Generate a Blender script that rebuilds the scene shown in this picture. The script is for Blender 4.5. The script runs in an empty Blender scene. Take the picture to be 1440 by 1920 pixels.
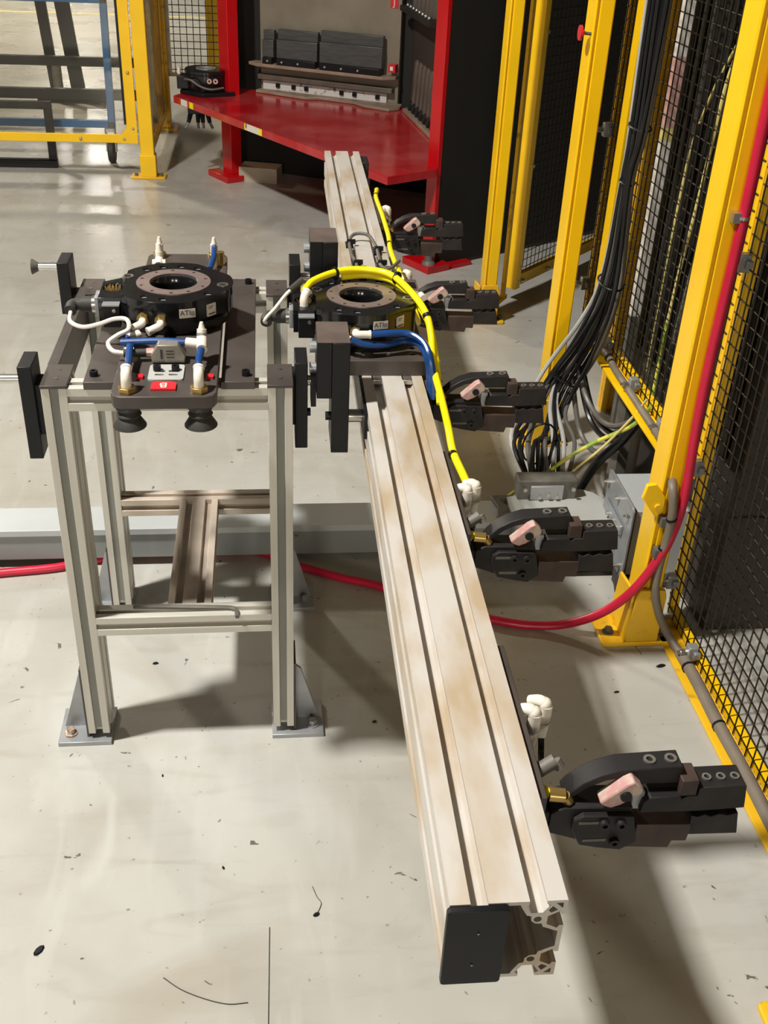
import bpy, bmesh, math, random
from mathutils import Matrix, Vector
random.seed(7)
R = math.radians
scene = bpy.context.scene
COL = scene.collection

# ------------------------------------------------------------------ camera, world, lights, exposure
cam_d = bpy.data.cameras.new('camera'); cam = bpy.data.objects.new('camera', cam_d); COL.objects.link(cam)
cam_d.sensor_fit = 'VERTICAL'; cam_d.sensor_height = 32.0; cam_d.lens = 1980.407 * 32.0 / 1920.0
cam_d.clip_start = 0.05; cam_d.clip_end = 200
YAW, PITCH, ROLL = 0.1252965, 0.5541598, 0.0495271
fwd = Vector((math.sin(YAW)*math.cos(PITCH), math.cos(YAW)*math.cos(PITCH), -math.sin(PITCH)))
rgt = Vector((math.cos(YAW), -math.sin(YAW), 0)); upv = rgt.cross(fwd)
r2 = math.cos(ROLL)*rgt + math.sin(ROLL)*upv; u2 = -math.sin(ROLL)*rgt + math.cos(ROLL)*upv
M = Matrix((r2, u2, -fwd)).transposed().to_4x4(); M.translation = (0.4033993, -1.7542535, 1.6770582)
cam.matrix_world = M
scene.camera = cam

world = bpy.data.worlds.new('hall_air'); scene.world = world; world.use_nodes = True
bg = world.node_tree.nodes['Background']; bg.inputs[0].default_value = (1.0, 0.86, 0.66, 1); bg.inputs[1].default_value = 0.035

def area(name, loc, target, energy, sx, sy, col=(1.0, 0.955, 0.88)):
    d = bpy.data.lights.new(name, 'AREA'); d.shape = 'RECTANGLE'; d.size = sx; d.size_y = sy; d.energy = energy; d.color = col
    o = bpy.data.objects.new(name, d); COL.objects.link(o); o.location = loc
    o.rotation_euler = (Vector(target) - Vector(loc)).to_track_quat('-Z', 'Y').to_euler()
    return o
area('bay_or_fill_lamp', (-1.85, -0.45, 5.2), (-1.85, -0.45, 0), 535, 0.32, 0.32)
area('bay_or_fill_lamp', (-3.0, -22.0, 5.5), (0.3, 0.3, 0.5), 820, 1.6, 1.0, (1.0, 0.90, 0.76))  # fill light added far behind the camera to brighten upright faces
area('bay_or_fill_lamp', (4.0, -20.0, 5.5), (0.3, 0.3, 0.5), 460, 1.6, 1.0, (1.0, 0.90, 0.76))  # second added fill light, weaker, aimed at the stand as well
area('bay_or_fill_lamp', (-6.0, 11.5, 6.0), (-4.0, 11.5, 0), 1150, 0.8, 0.8, (1.0, 0.90, 0.74))
area('bay_or_fill_lamp', (-3.9, 25.6, 5.6), (-3.9, 25.6, 0), 420, 0.9, 1.8)

vs = scene.view_settings
vs.view_transform = 'Standard'; vs.look = 'None'; vs.gamma = 1.0; vs.use_curve_mapping = False
vs.exposure = 0.0

# ------------------------------------------------------------------ materials
MATS = {}
def mat(key, col, rough=0.5, metal=0.0, var=0.12, scale=18.0, bump=0.0, bscale=120.0, col2=None, stain=(0.5, 0.7), stretch=None, coat=0.0, spec=0.5):
    m = bpy.data.materials.new(key); m.use_nodes = True; nt = m.node_tree; N = nt.nodes; L = nt.links
    b = N['Principled BSDF']; b.inputs['Roughness'].default_value = rough; b.inputs['Metallic'].default_value = metal
    b.inputs['Specular IOR Level'].default_value = spec
    if coat: b.inputs['Coat Weight'].default_value = coat; b.inputs['Coat Roughness'].default_value = 0.12
    tc = N.new('ShaderNodeTexCoord'); src = tc.outputs['Object']
    if stretch:
        mp = N.new('ShaderNodeMapping'); mp.inputs['Scale'].default_value = stretch; L.new(src, mp.inputs[0]); src = mp.outputs[0]
    n = N.new('ShaderNodeTexNoise'); n.inputs['Scale'].default_value = scale; n.inputs['Detail'].default_value = 6; L.new(src, n.inputs['Vector'])
    mx = N.new('ShaderNodeMix'); mx.data_type = 'RGBA'
    c2 = col2 if col2 else tuple(c*(1-var) for c in col)
    mx.inputs[6].default_value = (*col, 1); mx.inputs[7].default_value = (*c2, 1)
    mr = N.new('ShaderNodeMapRange'); mr.inputs[1].default_value = stain[0] if col2 else 0.35; mr.inputs[2].default_value = stain[1] if col2 else 0.7
    L.new(n.outputs['Fac'], mr.inputs[0]); L.new(mr.outputs[0], mx.inputs[0]); L.new(mx.outputs[2], b.inputs['Base Color'])
    if bump:
        n2 = N.new('ShaderNodeTexNoise'); n2.inputs['Scale'].default_value = bscale; n2.inputs['Detail'].default_value = 3; L.new(src, n2.inputs['Vector'])
        bp = N.new('ShaderNodeBump'); bp.inputs['Strength'].default_value = bump; bp.inputs['Distance'].default_value = 0.004
        L.new(n2.outputs['Fac'], bp.inputs['Height']); L.new(bp.outputs[0], b.inputs['Normal'])
    MATS[key] = m; return m

def floor_mat():
    m = bpy.data.materials.new('painted_concrete'); m.use_nodes = True; nt = m.node_tree; N = nt.nodes; L = nt.links
    b = N['Principled BSDF']; b.inputs['Specular IOR Level'].default_value = 0.35; tc = N.new('ShaderNodeTexCoord')
    def noise(sc, det=6, mapscale=None, rot=0.0, dist=0.0):
        n = N.new('ShaderNodeTexNoise'); n.inputs['Scale'].default_value = sc; n.inputs['Detail'].default_value = det; n.inputs['Distortion'].default_value = dist
        if mapscale:
            mp = N.new('ShaderNodeMapping'); mp.inputs['Scale'].default_value = mapscale; mp.inputs['Rotation'].default_value = (0, 0, rot)
            L.new(tc.outputs['Object'], mp.inputs[0]); L.new(mp.outputs[0], n.inputs['Vector'])
        else: L.new(tc.outputs['Object'], n.inputs['Vector'])
        return n.outputs['Fac']
    def ramp(fac, lo, hi):
        r = N.new('ShaderNodeMapRange'); r.inputs[1].default_value = lo; r.inputs[2].default_value = hi; L.new(fac, r.inputs[0]); return r.outputs[0]
    def mix(fac, a, c):
        x = N.new('ShaderNodeMix'); x.data_type = 'RGBA'; L.new(fac, x.inputs[0])
        if isinstance(a, tuple): x.inputs[6].default_value = (*a, 1)
        else: L.new(a, x.inputs[6])
        x.inputs[7].default_value = (*c, 1); return x.outputs[2]
    c = mix(ramp(noise(0.9, 5), 0.38, 0.66), (0.455, 0.46, 0.435), (0.405, 0.39, 0.345))
    c = mix(ramp(noise(3.2, 8, dist=0.6), 0.45, 0.80), c, (0.37, 0.355, 0.315))
    c = mix(ramp(noise(7.0, 6, (0.5, 2.0, 1), 0.9, 0.8), 0.52, 0.80), c, (0.36, 0.34, 0.295))
    c = mix(ramp(noise(5.0, 6, (2.0, 0.5, 1), 0.5, 1.0), 0.55, 0.85), c, (0.49, 0.495, 0.47))
    c = mix(ramp(noise(1.7, 8, (1, 1, 1), 0.3, 1.0), 0.55, 0.82), c, (0.34, 0.31, 0.255))
    c = mix(ramp(noise(60, 2), 0.70, 0.76), c, (0.24, 0.215, 0.18))
    c = mix(ramp(noise(26, 3, (1, 1, 1), 0.2, 0.8), 0.715, 0.735), c, (0.13, 0.12, 0.10))
    L.new(c, b.inputs['Base Color'])
    rr = N.new('ShaderNodeMapRange'); rr.inputs[3].default_value = 0.20; rr.inputs[4].default_value = 0.36; L.new(noise(2.5), rr.inputs[0]); L.new(rr.outputs[0], b.inputs['Roughness'])
    bp = N.new('ShaderNodeBump'); bp.inputs['Strength'].default_value = 0.05; bp.inputs['Distance'].default_value = 0.004
    L.new(noise(9, 8), bp.inputs['Height']); L.new(bp.outputs[0], b.inputs['Normal'])
    MATS['floor'] = m
floor_mat()
mat('alu', (0.60, 0.58, 0.52), 0.42, 0.25, 0.10, 6, stretch=(12, 12, 0.6))
mat('alux', (0.62, 0.60, 0.54), 0.42, 0.25, 0.12, 6, stretch=(0.6, 12, 12))
mat('alubeam', (0.60, 0.57, 0.53), 0.46, 0.25, scale=3.5, col2=(0.48, 0.38, 0.26), stain=(0.44, 0.66), stretch=(4, 1.5, 4))
mat('littop', (0.15, 0.115, 0.10), 0.45, 0.2, 0.35, 14)  # lit look of black bracket tops, put into the colour
mat('alubrown', (0.60, 0.52, 0.44), 0.42, 0.25, 0.35, 9)
mat('black', (0.008, 0.008, 0.010), 0.42, 0.0, 0.3, 30, spec=0.3)
mat('blackgloss', (0.010, 0.010, 0.011), 0.16, 0.0, 0.3, 30)
mat('plate', (0.088, 0.074, 0.067), 0.42, 0.2, 0.35, 9)
mat('platered', (0.10, 0.05, 0.045), 0.4, 0.3, 0.35, 12)
mat('clampdark', (0.014, 0.013, 0.014), 0.5, 0.0, scale=16, col2=(0.030, 0.024, 0.022), stain=(0.5, 0.7), spec=0.3)
mat('clampbrown', (0.075, 0.050, 0.042), 0.5, 0.1, 0.5, 25, spec=0.35)  # oiled steel brown, with the lit jaw tops put into the colour
mat('rubber', (0.035, 0.034, 0.031), 0.62, 0.0, 0.2, 20)
mat('pink', (0.50, 0.27, 0.26), 0.5, 0.1, scale=55, col2=(0.52, 0.44, 0.36), stain=(0.45, 0.62))
mat('steel', (0.62, 0.60, 0.57), 0.25, 0.9, 0.15, 25)
mat('ring', (0.46, 0.36, 0.34), 0.32, 0.7, 0.2, 14)
mat('zinc', (0.42, 0.44, 0.46), 0.38, 0.5, 0.25, 14)
mat('brass', (0.52, 0.36, 0.12), 0.3, 0.8, 0.25, 40)
mat('gold', (0.85, 0.62, 0.25), 0.3, 0.8, 0.1, 40)
mat('whiteplastic', (0.78, 0.73, 0.64), 0.38, 0.0, 0.10, 20)
mat('label', (0.72, 0.68, 0.60), 0.5, 0.0, 0.05)
mat('ink', (0.03, 0.03, 0.03), 0.6, 0.0, 0.05)
mat('bluehose', (0.010, 0.055, 0.21), 0.28, 0.0, 0.2)
mat('yellowhose', (0.90, 0.76, 0.008), 0.35, 0.0, 0.05)
mat('redhose', (0.55, 0.010, 0.045), 0.35, 0.0, 0.12)
mat('greycable', (0.13, 0.12, 0.105), 0.45, 0.0, 0.2)
mat('darkcable', (0.010, 0.010, 0.011), 0.33, 0.0, 0.3)
mat('palecable', (0.42, 0.42, 0.40), 0.42, 0.0, 0.15)
mat('sleeve', (0.21, 0.175, 0.135), 0.5, 0.0, 0.2)
mat('groundwire', (0.30, 0.46, 0.06), 0.4, 0.0, scale=25, col2=(0.75, 0.70, 0.10), stain=(0.48, 0.54))
mat('yellowwire', (0.72, 0.62, 0.22), 0.45)
mat('yellow', (0.94, 0.57, 0.004), 0.33, 0.0, 0.08, 6, bump=0.03, bscale=160)
mat('yellowworn', (0.80, 0.47, 0.015), 0.42, 0.0, scale=26, col2=(0.34, 0.20, 0.03), stain=(0.58, 0.74))
mat('wire', (0.085, 0.072, 0.056), 0.42, 0.95, 0.2, 40)
mat('red', (0.52, 0.004, 0.008), 0.24, 0.0, 0.15, 5, coat=0.3)
mat('redtop', (0.42, 0.006, 0.012), 0.20, 0.0, scale=4, col2=(0.50, 0.055, 0.06), stain=(0.45, 0.7), coat=0.3)
mat('blackpanel', (0.008, 0.0075, 0.006), 0.75, 0.0, 0.2, 3)
mat('rackpanel', (0.235, 0.205, 0.155), 0.5, 0.2, 0.25, 5)
mat('die', (0.10, 0.105, 0.105), 0.4, 0.5, 0.3, 12, stretch=(1, 1, 8))
mat('dieold', (0.13, 0.105, 0.085), 0.55, 0.2, 0.35, 12)
mat('shelf', (0.32, 0.235, 0.175), 0.55, 0.1, 0.3, 9)
mat('whitestrip', (0.55, 0.52, 0.50), 0.5, 0.0, scale=24, col2=(0.12, 0.09, 0.08), stain=(0.60, 0.68))
mat('ductshade', (0.25, 0.27, 0.27), 0.45, 0.1, 0.08, 5)  # darker than the lid: shade of the front face put into the colour
mat('slotcover', (0.22, 0.225, 0.20), 0.5, 0.1, 0.1, 8)
mat('duct', (0.46, 0.49, 0.50), 0.42, 0.1, 0.08, 5)
mat('duct2', (0.46, 0.47, 0.45), 0.42, 0.1, 0.12, 8)
mat('cabinet', (0.040, 0.034, 0.027), 0.6, 0.0, 0.2, 4)
mat('bluepaint', (0.014, 0.12, 0.36), 0.4, 0.0, 0.15, 8)
mat('grimy', (0.16, 0.15, 0.13), 0.6, 0.2, 0.4, 20)
mat('valvegrey', (0.30, 0.28, 0.24), 0.42, 0.4, 0.3, 30)
mat('redlabel', (0.62, 0.02, 0.03), 0.4)
mat('pinkpost', (0.62, 0.36, 0.32), 0.5)
mat('whitepost', (0.75, 0.72, 0.66), 0.5, var=0.05)
mat('cardboard', (0.42, 0.36, 0.27), 0.7)
mat('rust', (0.24, 0.14, 0.085), 0.6, 0.3, scale=60, col2=(0.55, 0.48, 0.42), stain=(0.45, 0.6))
def glass_mat(key, col, fac, rough):
    m = bpy.data.materials.new(key); m.use_nodes = True; nt = m.node_tree; N = nt.nodes; L = nt.links
    out = N['Material Output']; N.remove(N['Principled BSDF'])
    tr = N.new('ShaderNodeBsdfTransparent'); tr.inputs[0].default_value = (*col, 1)
    gl = N.new('ShaderNodeBsdfGlossy'); gl.inputs['Roughness'].default_value = rough; gl.inputs[0].default_value = (0.9, 0.88, 0.82, 1)
    df = N.new('ShaderNodeBsdfDiffuse'); df.inputs[0].default_value = (0.42, 0.38, 0.30, 1)
    n = N.new('ShaderNodeTexNoise'); n.inputs['Scale'].default_value = 4; n.inputs['Detail'].default_value = 5
    tc = N.new('ShaderNodeTexCoord'); L.new(tc.outputs['Object'], n.inputs['Vector'])
    mr = N.new('ShaderNodeMapRange'); mr.inputs[1].default_value = 0.3; mr.inputs[2].default_value = 0.7; mr.inputs[3].default_value = fac*0.6; mr.inputs[4].default_value = fac*1.4
    L.new(n.outputs['Fac'], mr.inputs[0])
    a = N.new('ShaderNodeMixShader'); a.inputs[0].default_value = 0.03; L.new(tr.outputs[0], a.inputs[1]); L.new(gl.outputs[0], a.inputs[2])
    c = N.new('ShaderNodeMixShader'); L.new(mr.outputs[0], c.inputs[0]); L.new(a.outputs[0], c.inputs[1]); L.new(df.outputs[0], c.inputs[2])
    L.new(c.outputs[0], out.inputs[0]); MATS[key] = m
glass_mat('clearpane', (0.95, 0.94, 0.90), 0.012, 0.05)
glass_mat('smokepane', (0.70, 0.64, 0.53), 0.34, 0.15)

# ------------------------------------------------------------------ geometry helpers
def catmull(pts, k=6):
    P = [Vector(p) for p in pts]
    if len(P) < 3: return P
    Q = [2*P[0]-P[1]] + P + [2*P[-1]-P[-2]]; out = []
    for i in range(1, len(Q)-2):
        a, b, c, d = Q[i-1], Q[i], Q[i+1], Q[i+2]
        for j in range(k):
            t = j/k; out.append(0.5*((2*b)+(c-a)*t+(2*a-5*b+4*c-d)*t*t+(3*b-a-3*c+d)*t**3))
    out.append(P[-1]); return out

class MB:
    def __init__(s): s.v = []; s.f = []
    def add(s, v, f):
        k = len(s.v); s.v += [Vector(p) for p in v]; s.f += [tuple(i+k for i in q) for q in f]; return s
    def box(s, x0, x1, y0, y1, z0, z1):
        return s.add([(x0,y0,z0),(x1,y0,z0),(x1,y1,z0),(x0,y1,z0),(x0,y0,z1),(x1,y0,z1),(x1,y1,z1),(x0,y1,z1)],
                     [(0,3,2,1),(4,5,6,7),(0,1,5,4),(1,2,6,5),(2,3,7,6),(3,0,4,7)])
    def obox(s, c, ax, ay, hx, hy, z0, z1):   # box along a plan direction (ax, ay) from centre line c
        d = Vector((ax, ay, 0)).normalized(); n = Vector((-d.y, d.x, 0)); c = Vector((c[0], c[1], 0)); v = []
        for z in (z0, z1):
            for a, b in ((-1,-1),(1,-1),(1,1),(-1,1)): v.append(c + d*hx*a + n*hy*b + Vector((0,0,z)))
        return s.add(v, [(0,3,2,1),(4,5,6,7),(0,1,5,4),(1,2,6,5),(2,3,7,6),(3,0,4,7)])
    def cyl(s, p0, p1, r, n=12, r1=None):
        p0 = Vector(p0); p1 = Vector(p1); d = (p1-p0).normalized(); r1 = r if r1 is None else r1
        a = d.orthogonal().normalized(); b = d.cross(a); v = []
        for p, q in ((p0, r), (p1, r1)):
            for i in range(n):
                t = 2*math.pi*i/n; v.append(p + a*q*math.cos(t) + b*q*math.sin(t))
        f = [(i, (i+1) % n, n+(i+1) % n, n+i) for i in range(n)] + [tuple(range(n-1, -1, -1)), tuple(range(n, 2*n))]
        return s.add(v, f)
    def lathe(s, prof, c=(0,0,0), n=32, axis=(0,0,1)):   # prof: (r, h) closed loop or open from axis to axis
        d = Vector(axis).normalized(); a = d.orthogonal().normalized(); b = d.cross(a); c = Vector(c); v = []; k = len(prof)
        for i in range(n):
            t = 2*math.pi*i/n; e = a*math.cos(t)+b*math.sin(t)
            for r, h in prof: v.append(c + e*max(r, 1e-5) + d*h)
        f = []
        closed = prof[0][0] > 1e-4 and prof[-1][0] > 1e-4
        for i in range(n):
            j = (i+1) % n
            for m in range(k if closed else k-1):
                q = (m+1) % k; f.append((i*k+m, j*k+m, j*k+q, i*k+q))
        return s.add(v, f)
    def tube(s, pts, r, n=8, k=6, smooth=True):
        P = catmull(pts, k) if smooth else [Vector(p) for p in pts]
        v = []; d = (P[1]-P[0]).normalized(); a = d.orthogonal().normalized()
        for i, p in enumerate(P):
            d = (P[min(i+1, len(P)-1)]-P[max(i-1, 0)]).normalized()
            a = (a - d*a.dot(d)); a = a.normalized() if a.length > 1e-6 else d.orthogonal().normalized(); b = d.cross(a)
            for j in range(n):
                t = 2*math.pi*j/n; v.append(p + a*r*math.cos(t) + b*r*math.sin(t))
        f = []
        for i in range(len(P)-1):
            for j in range(n): f.append((i*n+j, i*n+(j+1) % n, (i+1)*n+(j+1) % n, (i+1)*n+j))
        f += [tuple(range(n-1, -1, -1)), tuple(range((len(P)-1)*n, len(P)*n))]
        return s.add(v, f)
    def fill(s, loops, axis, a0, a1):   # flat shape with holes, given thickness
        bm = bmesh.new()
        for lp in loops:
            vv = [bm.verts.new((p[0], p[1], 0)) for p in lp]
            for i in range(len(vv)): bm.edges.new((vv[i], vv[(i+1) % len(vv)]))
        bmesh.ops.triangle_fill(bm, use_beauty=True, use_dissolve=False, edges=bm.edges[:])
        ret = bmesh.ops.extrude_face_region(bm, geom=bm.faces[:])
        for g in ret['geom']:
            if isinstance(g, bmesh.types.BMVert): g.co.z = 1
        bmesh.ops.recalc_face_normals(bm, faces=bm.faces[:])
        bm.verts.index_update()
        def mp(c):
            t = a0 + (a1-a0)*c.z
            return {'x': (t, c.x, c.y), 'y': (c.x, t, c.y), 'z': (c.x, c.y, t)}[axis]
        s.add([mp(v.co) for v in bm.verts], [tuple(v.index for v in f.verts) for f in bm.faces]); bm.free(); return s
    def prism(s, poly, axis, a0, a1): return s.fill([poly], axis, a0, a1)
    def sphere(s, c, r, n=12, m=8, sz=1.0):
        prof = [(r*math.sin(math.pi*i/m), -r*sz*math.cos(math.pi*i/m)) for i in range(m+1)]
        return s.lathe(prof, c, n)
    def xf(s, mtx): s.v = [mtx @ p for p in s.v]; return s

MW = {}
def thing(name, label, cat, loc=(0,0,0), rotz=0.0, group=None, kind=None):
    o = bpy.data.objects.new(name, None); COL.objects.link(o); o.empty_display_size = 0.05
    o.location = loc; o.rotation_euler = (0, 0, rotz)
    MW[o.name] = Matrix.Translation(Vector(loc)) @ Matrix.Rotation(rotz, 4, 'Z')
    return tag(o, label, cat, group, kind)
def tag(o, label=None, cat=None, group=None, kind=None):
    if label: o['label'] = label
    if cat: o['category'] = cat
    if group: o['group'] = group
    if kind: o['kind'] = kind
    return o
def obj(name, mb, m, parent=None, local=False, bevel=0.0, smooth=35, label=None, kind=None):
    vs_ = mb.v
    if parent is not None and not local:
        inv = MW[parent.name].inverted(); vs_ = [inv @ p for p in vs_]
    lo = Vector((min(p.x for p in vs_), min(p.y for p in vs_), min(p.z for p in vs_)))
    hi = Vector((max(p.x for p in vs_), max(p.y for p in vs_), max(p.z for p in vs_)))
    c = Vector(((lo.x+hi.x)/2, (lo.y+hi.y)/2, lo.z if parent is None else (lo.z+hi.z)/2))
    me = bpy.data.meshes.new(name); me.from_pydata([tuple(p-c) for p in vs_], [], mb.f); me.update()
    bm = bmesh.new(); bm.from_mesh(me); bmesh.ops.recalc_face_normals(bm, faces=bm.faces[:]); bm.to_mesh(me); bm.free()
    me.materials.append(MATS[m])
    if smooth:
        me.polygons.foreach_set('use_smooth', [True]*len(me.polygons)); me.set_sharp_from_angle(angle=R(smooth))
    o = bpy.data.objects.new(name, me); COL.objects.link(o); o.location = c
    if parent is not None: o.parent = parent
    MW[o.name] = (MW[parent.name] if parent is not None else Matrix.Identity(4)) @ Matrix.Translation(c)
    if bevel:
        b = o.modifiers.new('edge', 'BEVEL'); b.width = bevel; b.segments = 2; b.limit_method = 'ANGLE'; b.angle_limit = R(50)
    if label: o['label'] = label
    if kind: o['kind'] = kind
    return o
def struct(name, mb, m, label=None): return tag(obj(name, mb, m), label, None, None, 'structure')
def copy_tree(o, parent=None, delta=None):
    c = o.copy(); COL.objects.link(c); c.parent = parent
    if delta is not None: c.location = Vector(o.location) + Vector(delta)
    base = MW[parent.name] if parent is not None else Matrix.Identity(4)
    MW[c.name] = base @ Matrix.Translation(c.location) @ Matrix.Rotation(c.rotation_euler.z, 4, 'Z')
    for ch in list(o.children): copy_tree(ch, c)
    return c
def text_mb(s, size, mtx, depth=0.0006):
    cu = bpy.data.curves.new('lettering', 'FONT'); cu.body = s; cu.size = size; cu.extrude = depth; cu.align_x = 'CENTER'; cu.align_y = 'CENTER'
    t = bpy.data.objects.new('lettering', cu); me = bpy.data.meshes.new_from_object(t)
    mb = MB(); mb.add([mtx @ v.co for v in me.vertices], [tuple(p.vertices) for p in me.polygons])
    bpy.data.objects.remove(t); bpy.data.meshes.remove(me); bpy.data.curves.remove(cu); return mb

def circ(cx, cy, r, n=20): return [(cx+r*math.cos(2*math.pi*i/n), cy+r*math.sin(2*math.pi*i/n)) for i in range(n)]
def tslot(w, h, nx, ny, so=0.0155, d=0.013):
    def side(L_, n):
        out = []
        for i in range(n):
            c = L_*(i+0.5)/n
            out += [(c-so/2, 0), (c-so*0.47, d), (c+so*0.47, d), (c+so/2, 0)]
        return out
    p = [(0, 0)] + side(w, nx) + [(w, 0)] + [(w-b, a) for a, b in side(h, ny)] + [(w, h)] + [(w-a, h-b) for a, b in side(w, nx)] + [(0, h)] + [(b, h-a) for a, b in side(h, ny)]
    return p
def shift(poly, dx, dy): return [(a+dx, b+dy) for a, b in poly]

# ================================================================== the setting
struct('floor', MB().box(-9, 9, -4, 32, -0.1, 0.0), 'floor', 'grey painted concrete floor with scuffs and stains')
struct('trim_1', MB().box(-9, 3, 11.85, 11.95, 0.0005, 0.002), 'yellowwire', 'yellow painted line across the far floor')

# ================================================================== docking stand
X1, LW, H, YB, ZR = 0.4011, 0.045, 0.852, 0.4628, 0.339
st = thing('docking_stand', 'aluminium profile stand with four slotted legs carrying the vacuum tool', 'stand', (0.22, 0.27, 0))
for lx, ly in ((0, 0), (X1, 0), (0, YB), (X1, YB)):
    obj('leg', MB().prism(shift(tslot(0.045, 0.09, 1, 2), lx, ly), 'z', 0.025, H), 'alu', st, bevel=0.0008)
    obj('cap_plate', MB().box(lx-0.001, lx+0.046, ly-0.002, ly+0.093, H, H+0.006), 'plate', st, bevel=0.0008)
    for k in (0.03, 0.07): obj('cap_screw', MB().cyl((lx+0.0225, ly+k, H+0.0055), (lx+0.0225, ly+k, H+0.0072), 0.0045, 10), 'steel' if lx < 0.2 else 'plate', st)
    obj('slot_cover', MB().box(lx+0.0153, lx+0.0297, ly+0.0035, ly+0.0125, 0.04, H-0.002), 'slotcover', st)
    for yy in (0.0225, 0.0675):
        for xa in (lx+0.0035, lx+0.0325): obj('slot_cover', MB().box(xa, xa+0.009, ly+yy-0.0071, ly+yy+0.0071, 0.04, H-0.002), 'slotcover', st)
    s = -1 if lx < 0.2 else 1
    ox = lx if s < 0 else lx+0.045
    fp = obj('foot_plate', MB().box(min(ox+s*0.066, ox-s*0.048), max(ox+s*0.066, ox-s*0.048), ly-0.011, ly+0.10, 0, 0.011), 'zinc', st, bevel=0.001)
    gx = lambda t: ox + s*t
    obj('gusset', MB().prism([(gx(0.004), 0.011), (gx(0.058), 0.011), (gx(0.016), 0.155), (gx(0.004), 0.165)], 'y', ly+0.042, ly+0.050), 'zinc', st, bevel=0.0008)
    obj('gusset_plate', MB().box(min(gx(0.0), gx(0.005)), max(gx(0.0), gx(0.005)), ly+0.005, ly+0.085, 0.011, 0.20), 'plate', st)
    b = MB().cyl((gx(0.042), ly+0.018, 0.011), (gx(0.042), ly+0.018, 0.014), 0.014, 16).cyl((gx(0.042), ly+0.018, 0.014), (gx(0.042), ly+0.018, 0.026), 0.009, 6)
    obj('anchor_bolt', b, 'rust' if lx < 0.2 and ly < 0.2 else 'zinc', fp)
    obj('levelling_screw', MB().cyl((lx+0.026, ly+0.02, 0.011), (lx+0.026, ly+0.02, 0.034), 0.004, 8), 'steel', st)
def railx(y0, z1, x0=0.045, x1=X1, m='alux', n='cross_rail'):
    return obj(n, MB().prism(shift(tslot(0.045, 0.045, 1, 1, 0.0135, 0.013), y0, z1-0.045), 'x', x0, x1), m, st, bevel=0.0006)
railx(0.0, H); railx(YB+0.02, H)
railx(0.0, ZR); railx(YB, ZR, m='alubrown')
obj('centre_rail', MB().prism(shift(tslot(0.09, 0.045, 2, 1), 0.186, ZR-0.045), 'y', 0.045, YB), 'alubrown', st, bevel=0.0006)
obj('side_bar', MB().box(-0.002, 0.018, 0.092, YB+0.0, 0.775, 0.858), 'plate', st, bevel=0.001)
for x0, x1 in ((0.076, 0.155), (0.318, 0.378)):
    dk = obj('deck_plate', MB().box(x0, x1, -0.006, 0.535, H, H+0.015), 'plate', st, bevel=0.001)
    for yy in (0.022, 0.505):
        xx = 0.092 if x0 < 0.2 else 0.362
        obj('socket_screw', MB().lathe([(0, 0.002), (0.0035, 0.002), (0.0035, 0.010), (0.0075, 0.010), (0.0075, 0)], (xx, yy, H+0.015), 14), 'black', dk)
# docking plates and pins on the outer faces
for side, x0, x1 in ((-1, -0.043, -0.018), (1, 0.452, 0.476)):
    for yy in (0.03 if side < 0 else 0.062, 0.49):
        zt = 0.872 if side > 0 else 0.88
        if yy > 0.3: zt = 0.915
        sp = obj('docking_plate', MB().box(x0, x1, yy, yy+(0.078 if side > 0 else 0.072), 0.694 if yy < 0.3 else 0.80, zt), 'black', st, bevel=0.0015, label='black docking plate')
        obj('plate_spacer', MB().box(min(x1, 0.0) if side < 0 else X1+0.045, 0.0 if side < 0 else x0, yy+0.01, yy+0.06, 0.74 if yy < 0.3 else 0.81, 0.84), 'black', st)
        py, pz = yy+0.035, (0.842 if yy < 0.3 else 0.895)
        if side < 0:
            pin = obj('docking_pin', MB().cyl((x0-0.05, py, pz), (x0, py, pz), 0.0085, 14), 'steel', st)
            obj('pin_head', MB().cyl((x0-0.058, py, pz), (x0-0.044, py, pz), 0.017, 18, 0.009), 'grimy', pin)
        else:
            obj('docking_pin', MB().cyl((x1, py, pz-0.02), (x1+0.03, py, pz-0.02), 0.010, 14), 'steel', st)
            obj('stop_button', MB().cyl((x1, py, 0.755 if yy < 0.3 else 0.82), (x1+0.007, py, 0.755 if yy < 0.3 else 0.82), 0.008, 12), 'black', st)

hk = MB().tube([(0.118, 0.031, ZR+0.005), (0.2, 0.027, ZR+0.005), (0.30, 0.020, ZR+0.005), (0.322, 0.016, ZR+0.005), (0.329, 0.008, ZR+0.005), (0.331, -0.012, ZR+0.004)], 0.0048, 6, 4)
tag(obj('hex_key', hk, 'grimy'), 'dark steel hex key lying along the lower front rail of the stand', 'hex key')

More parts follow.
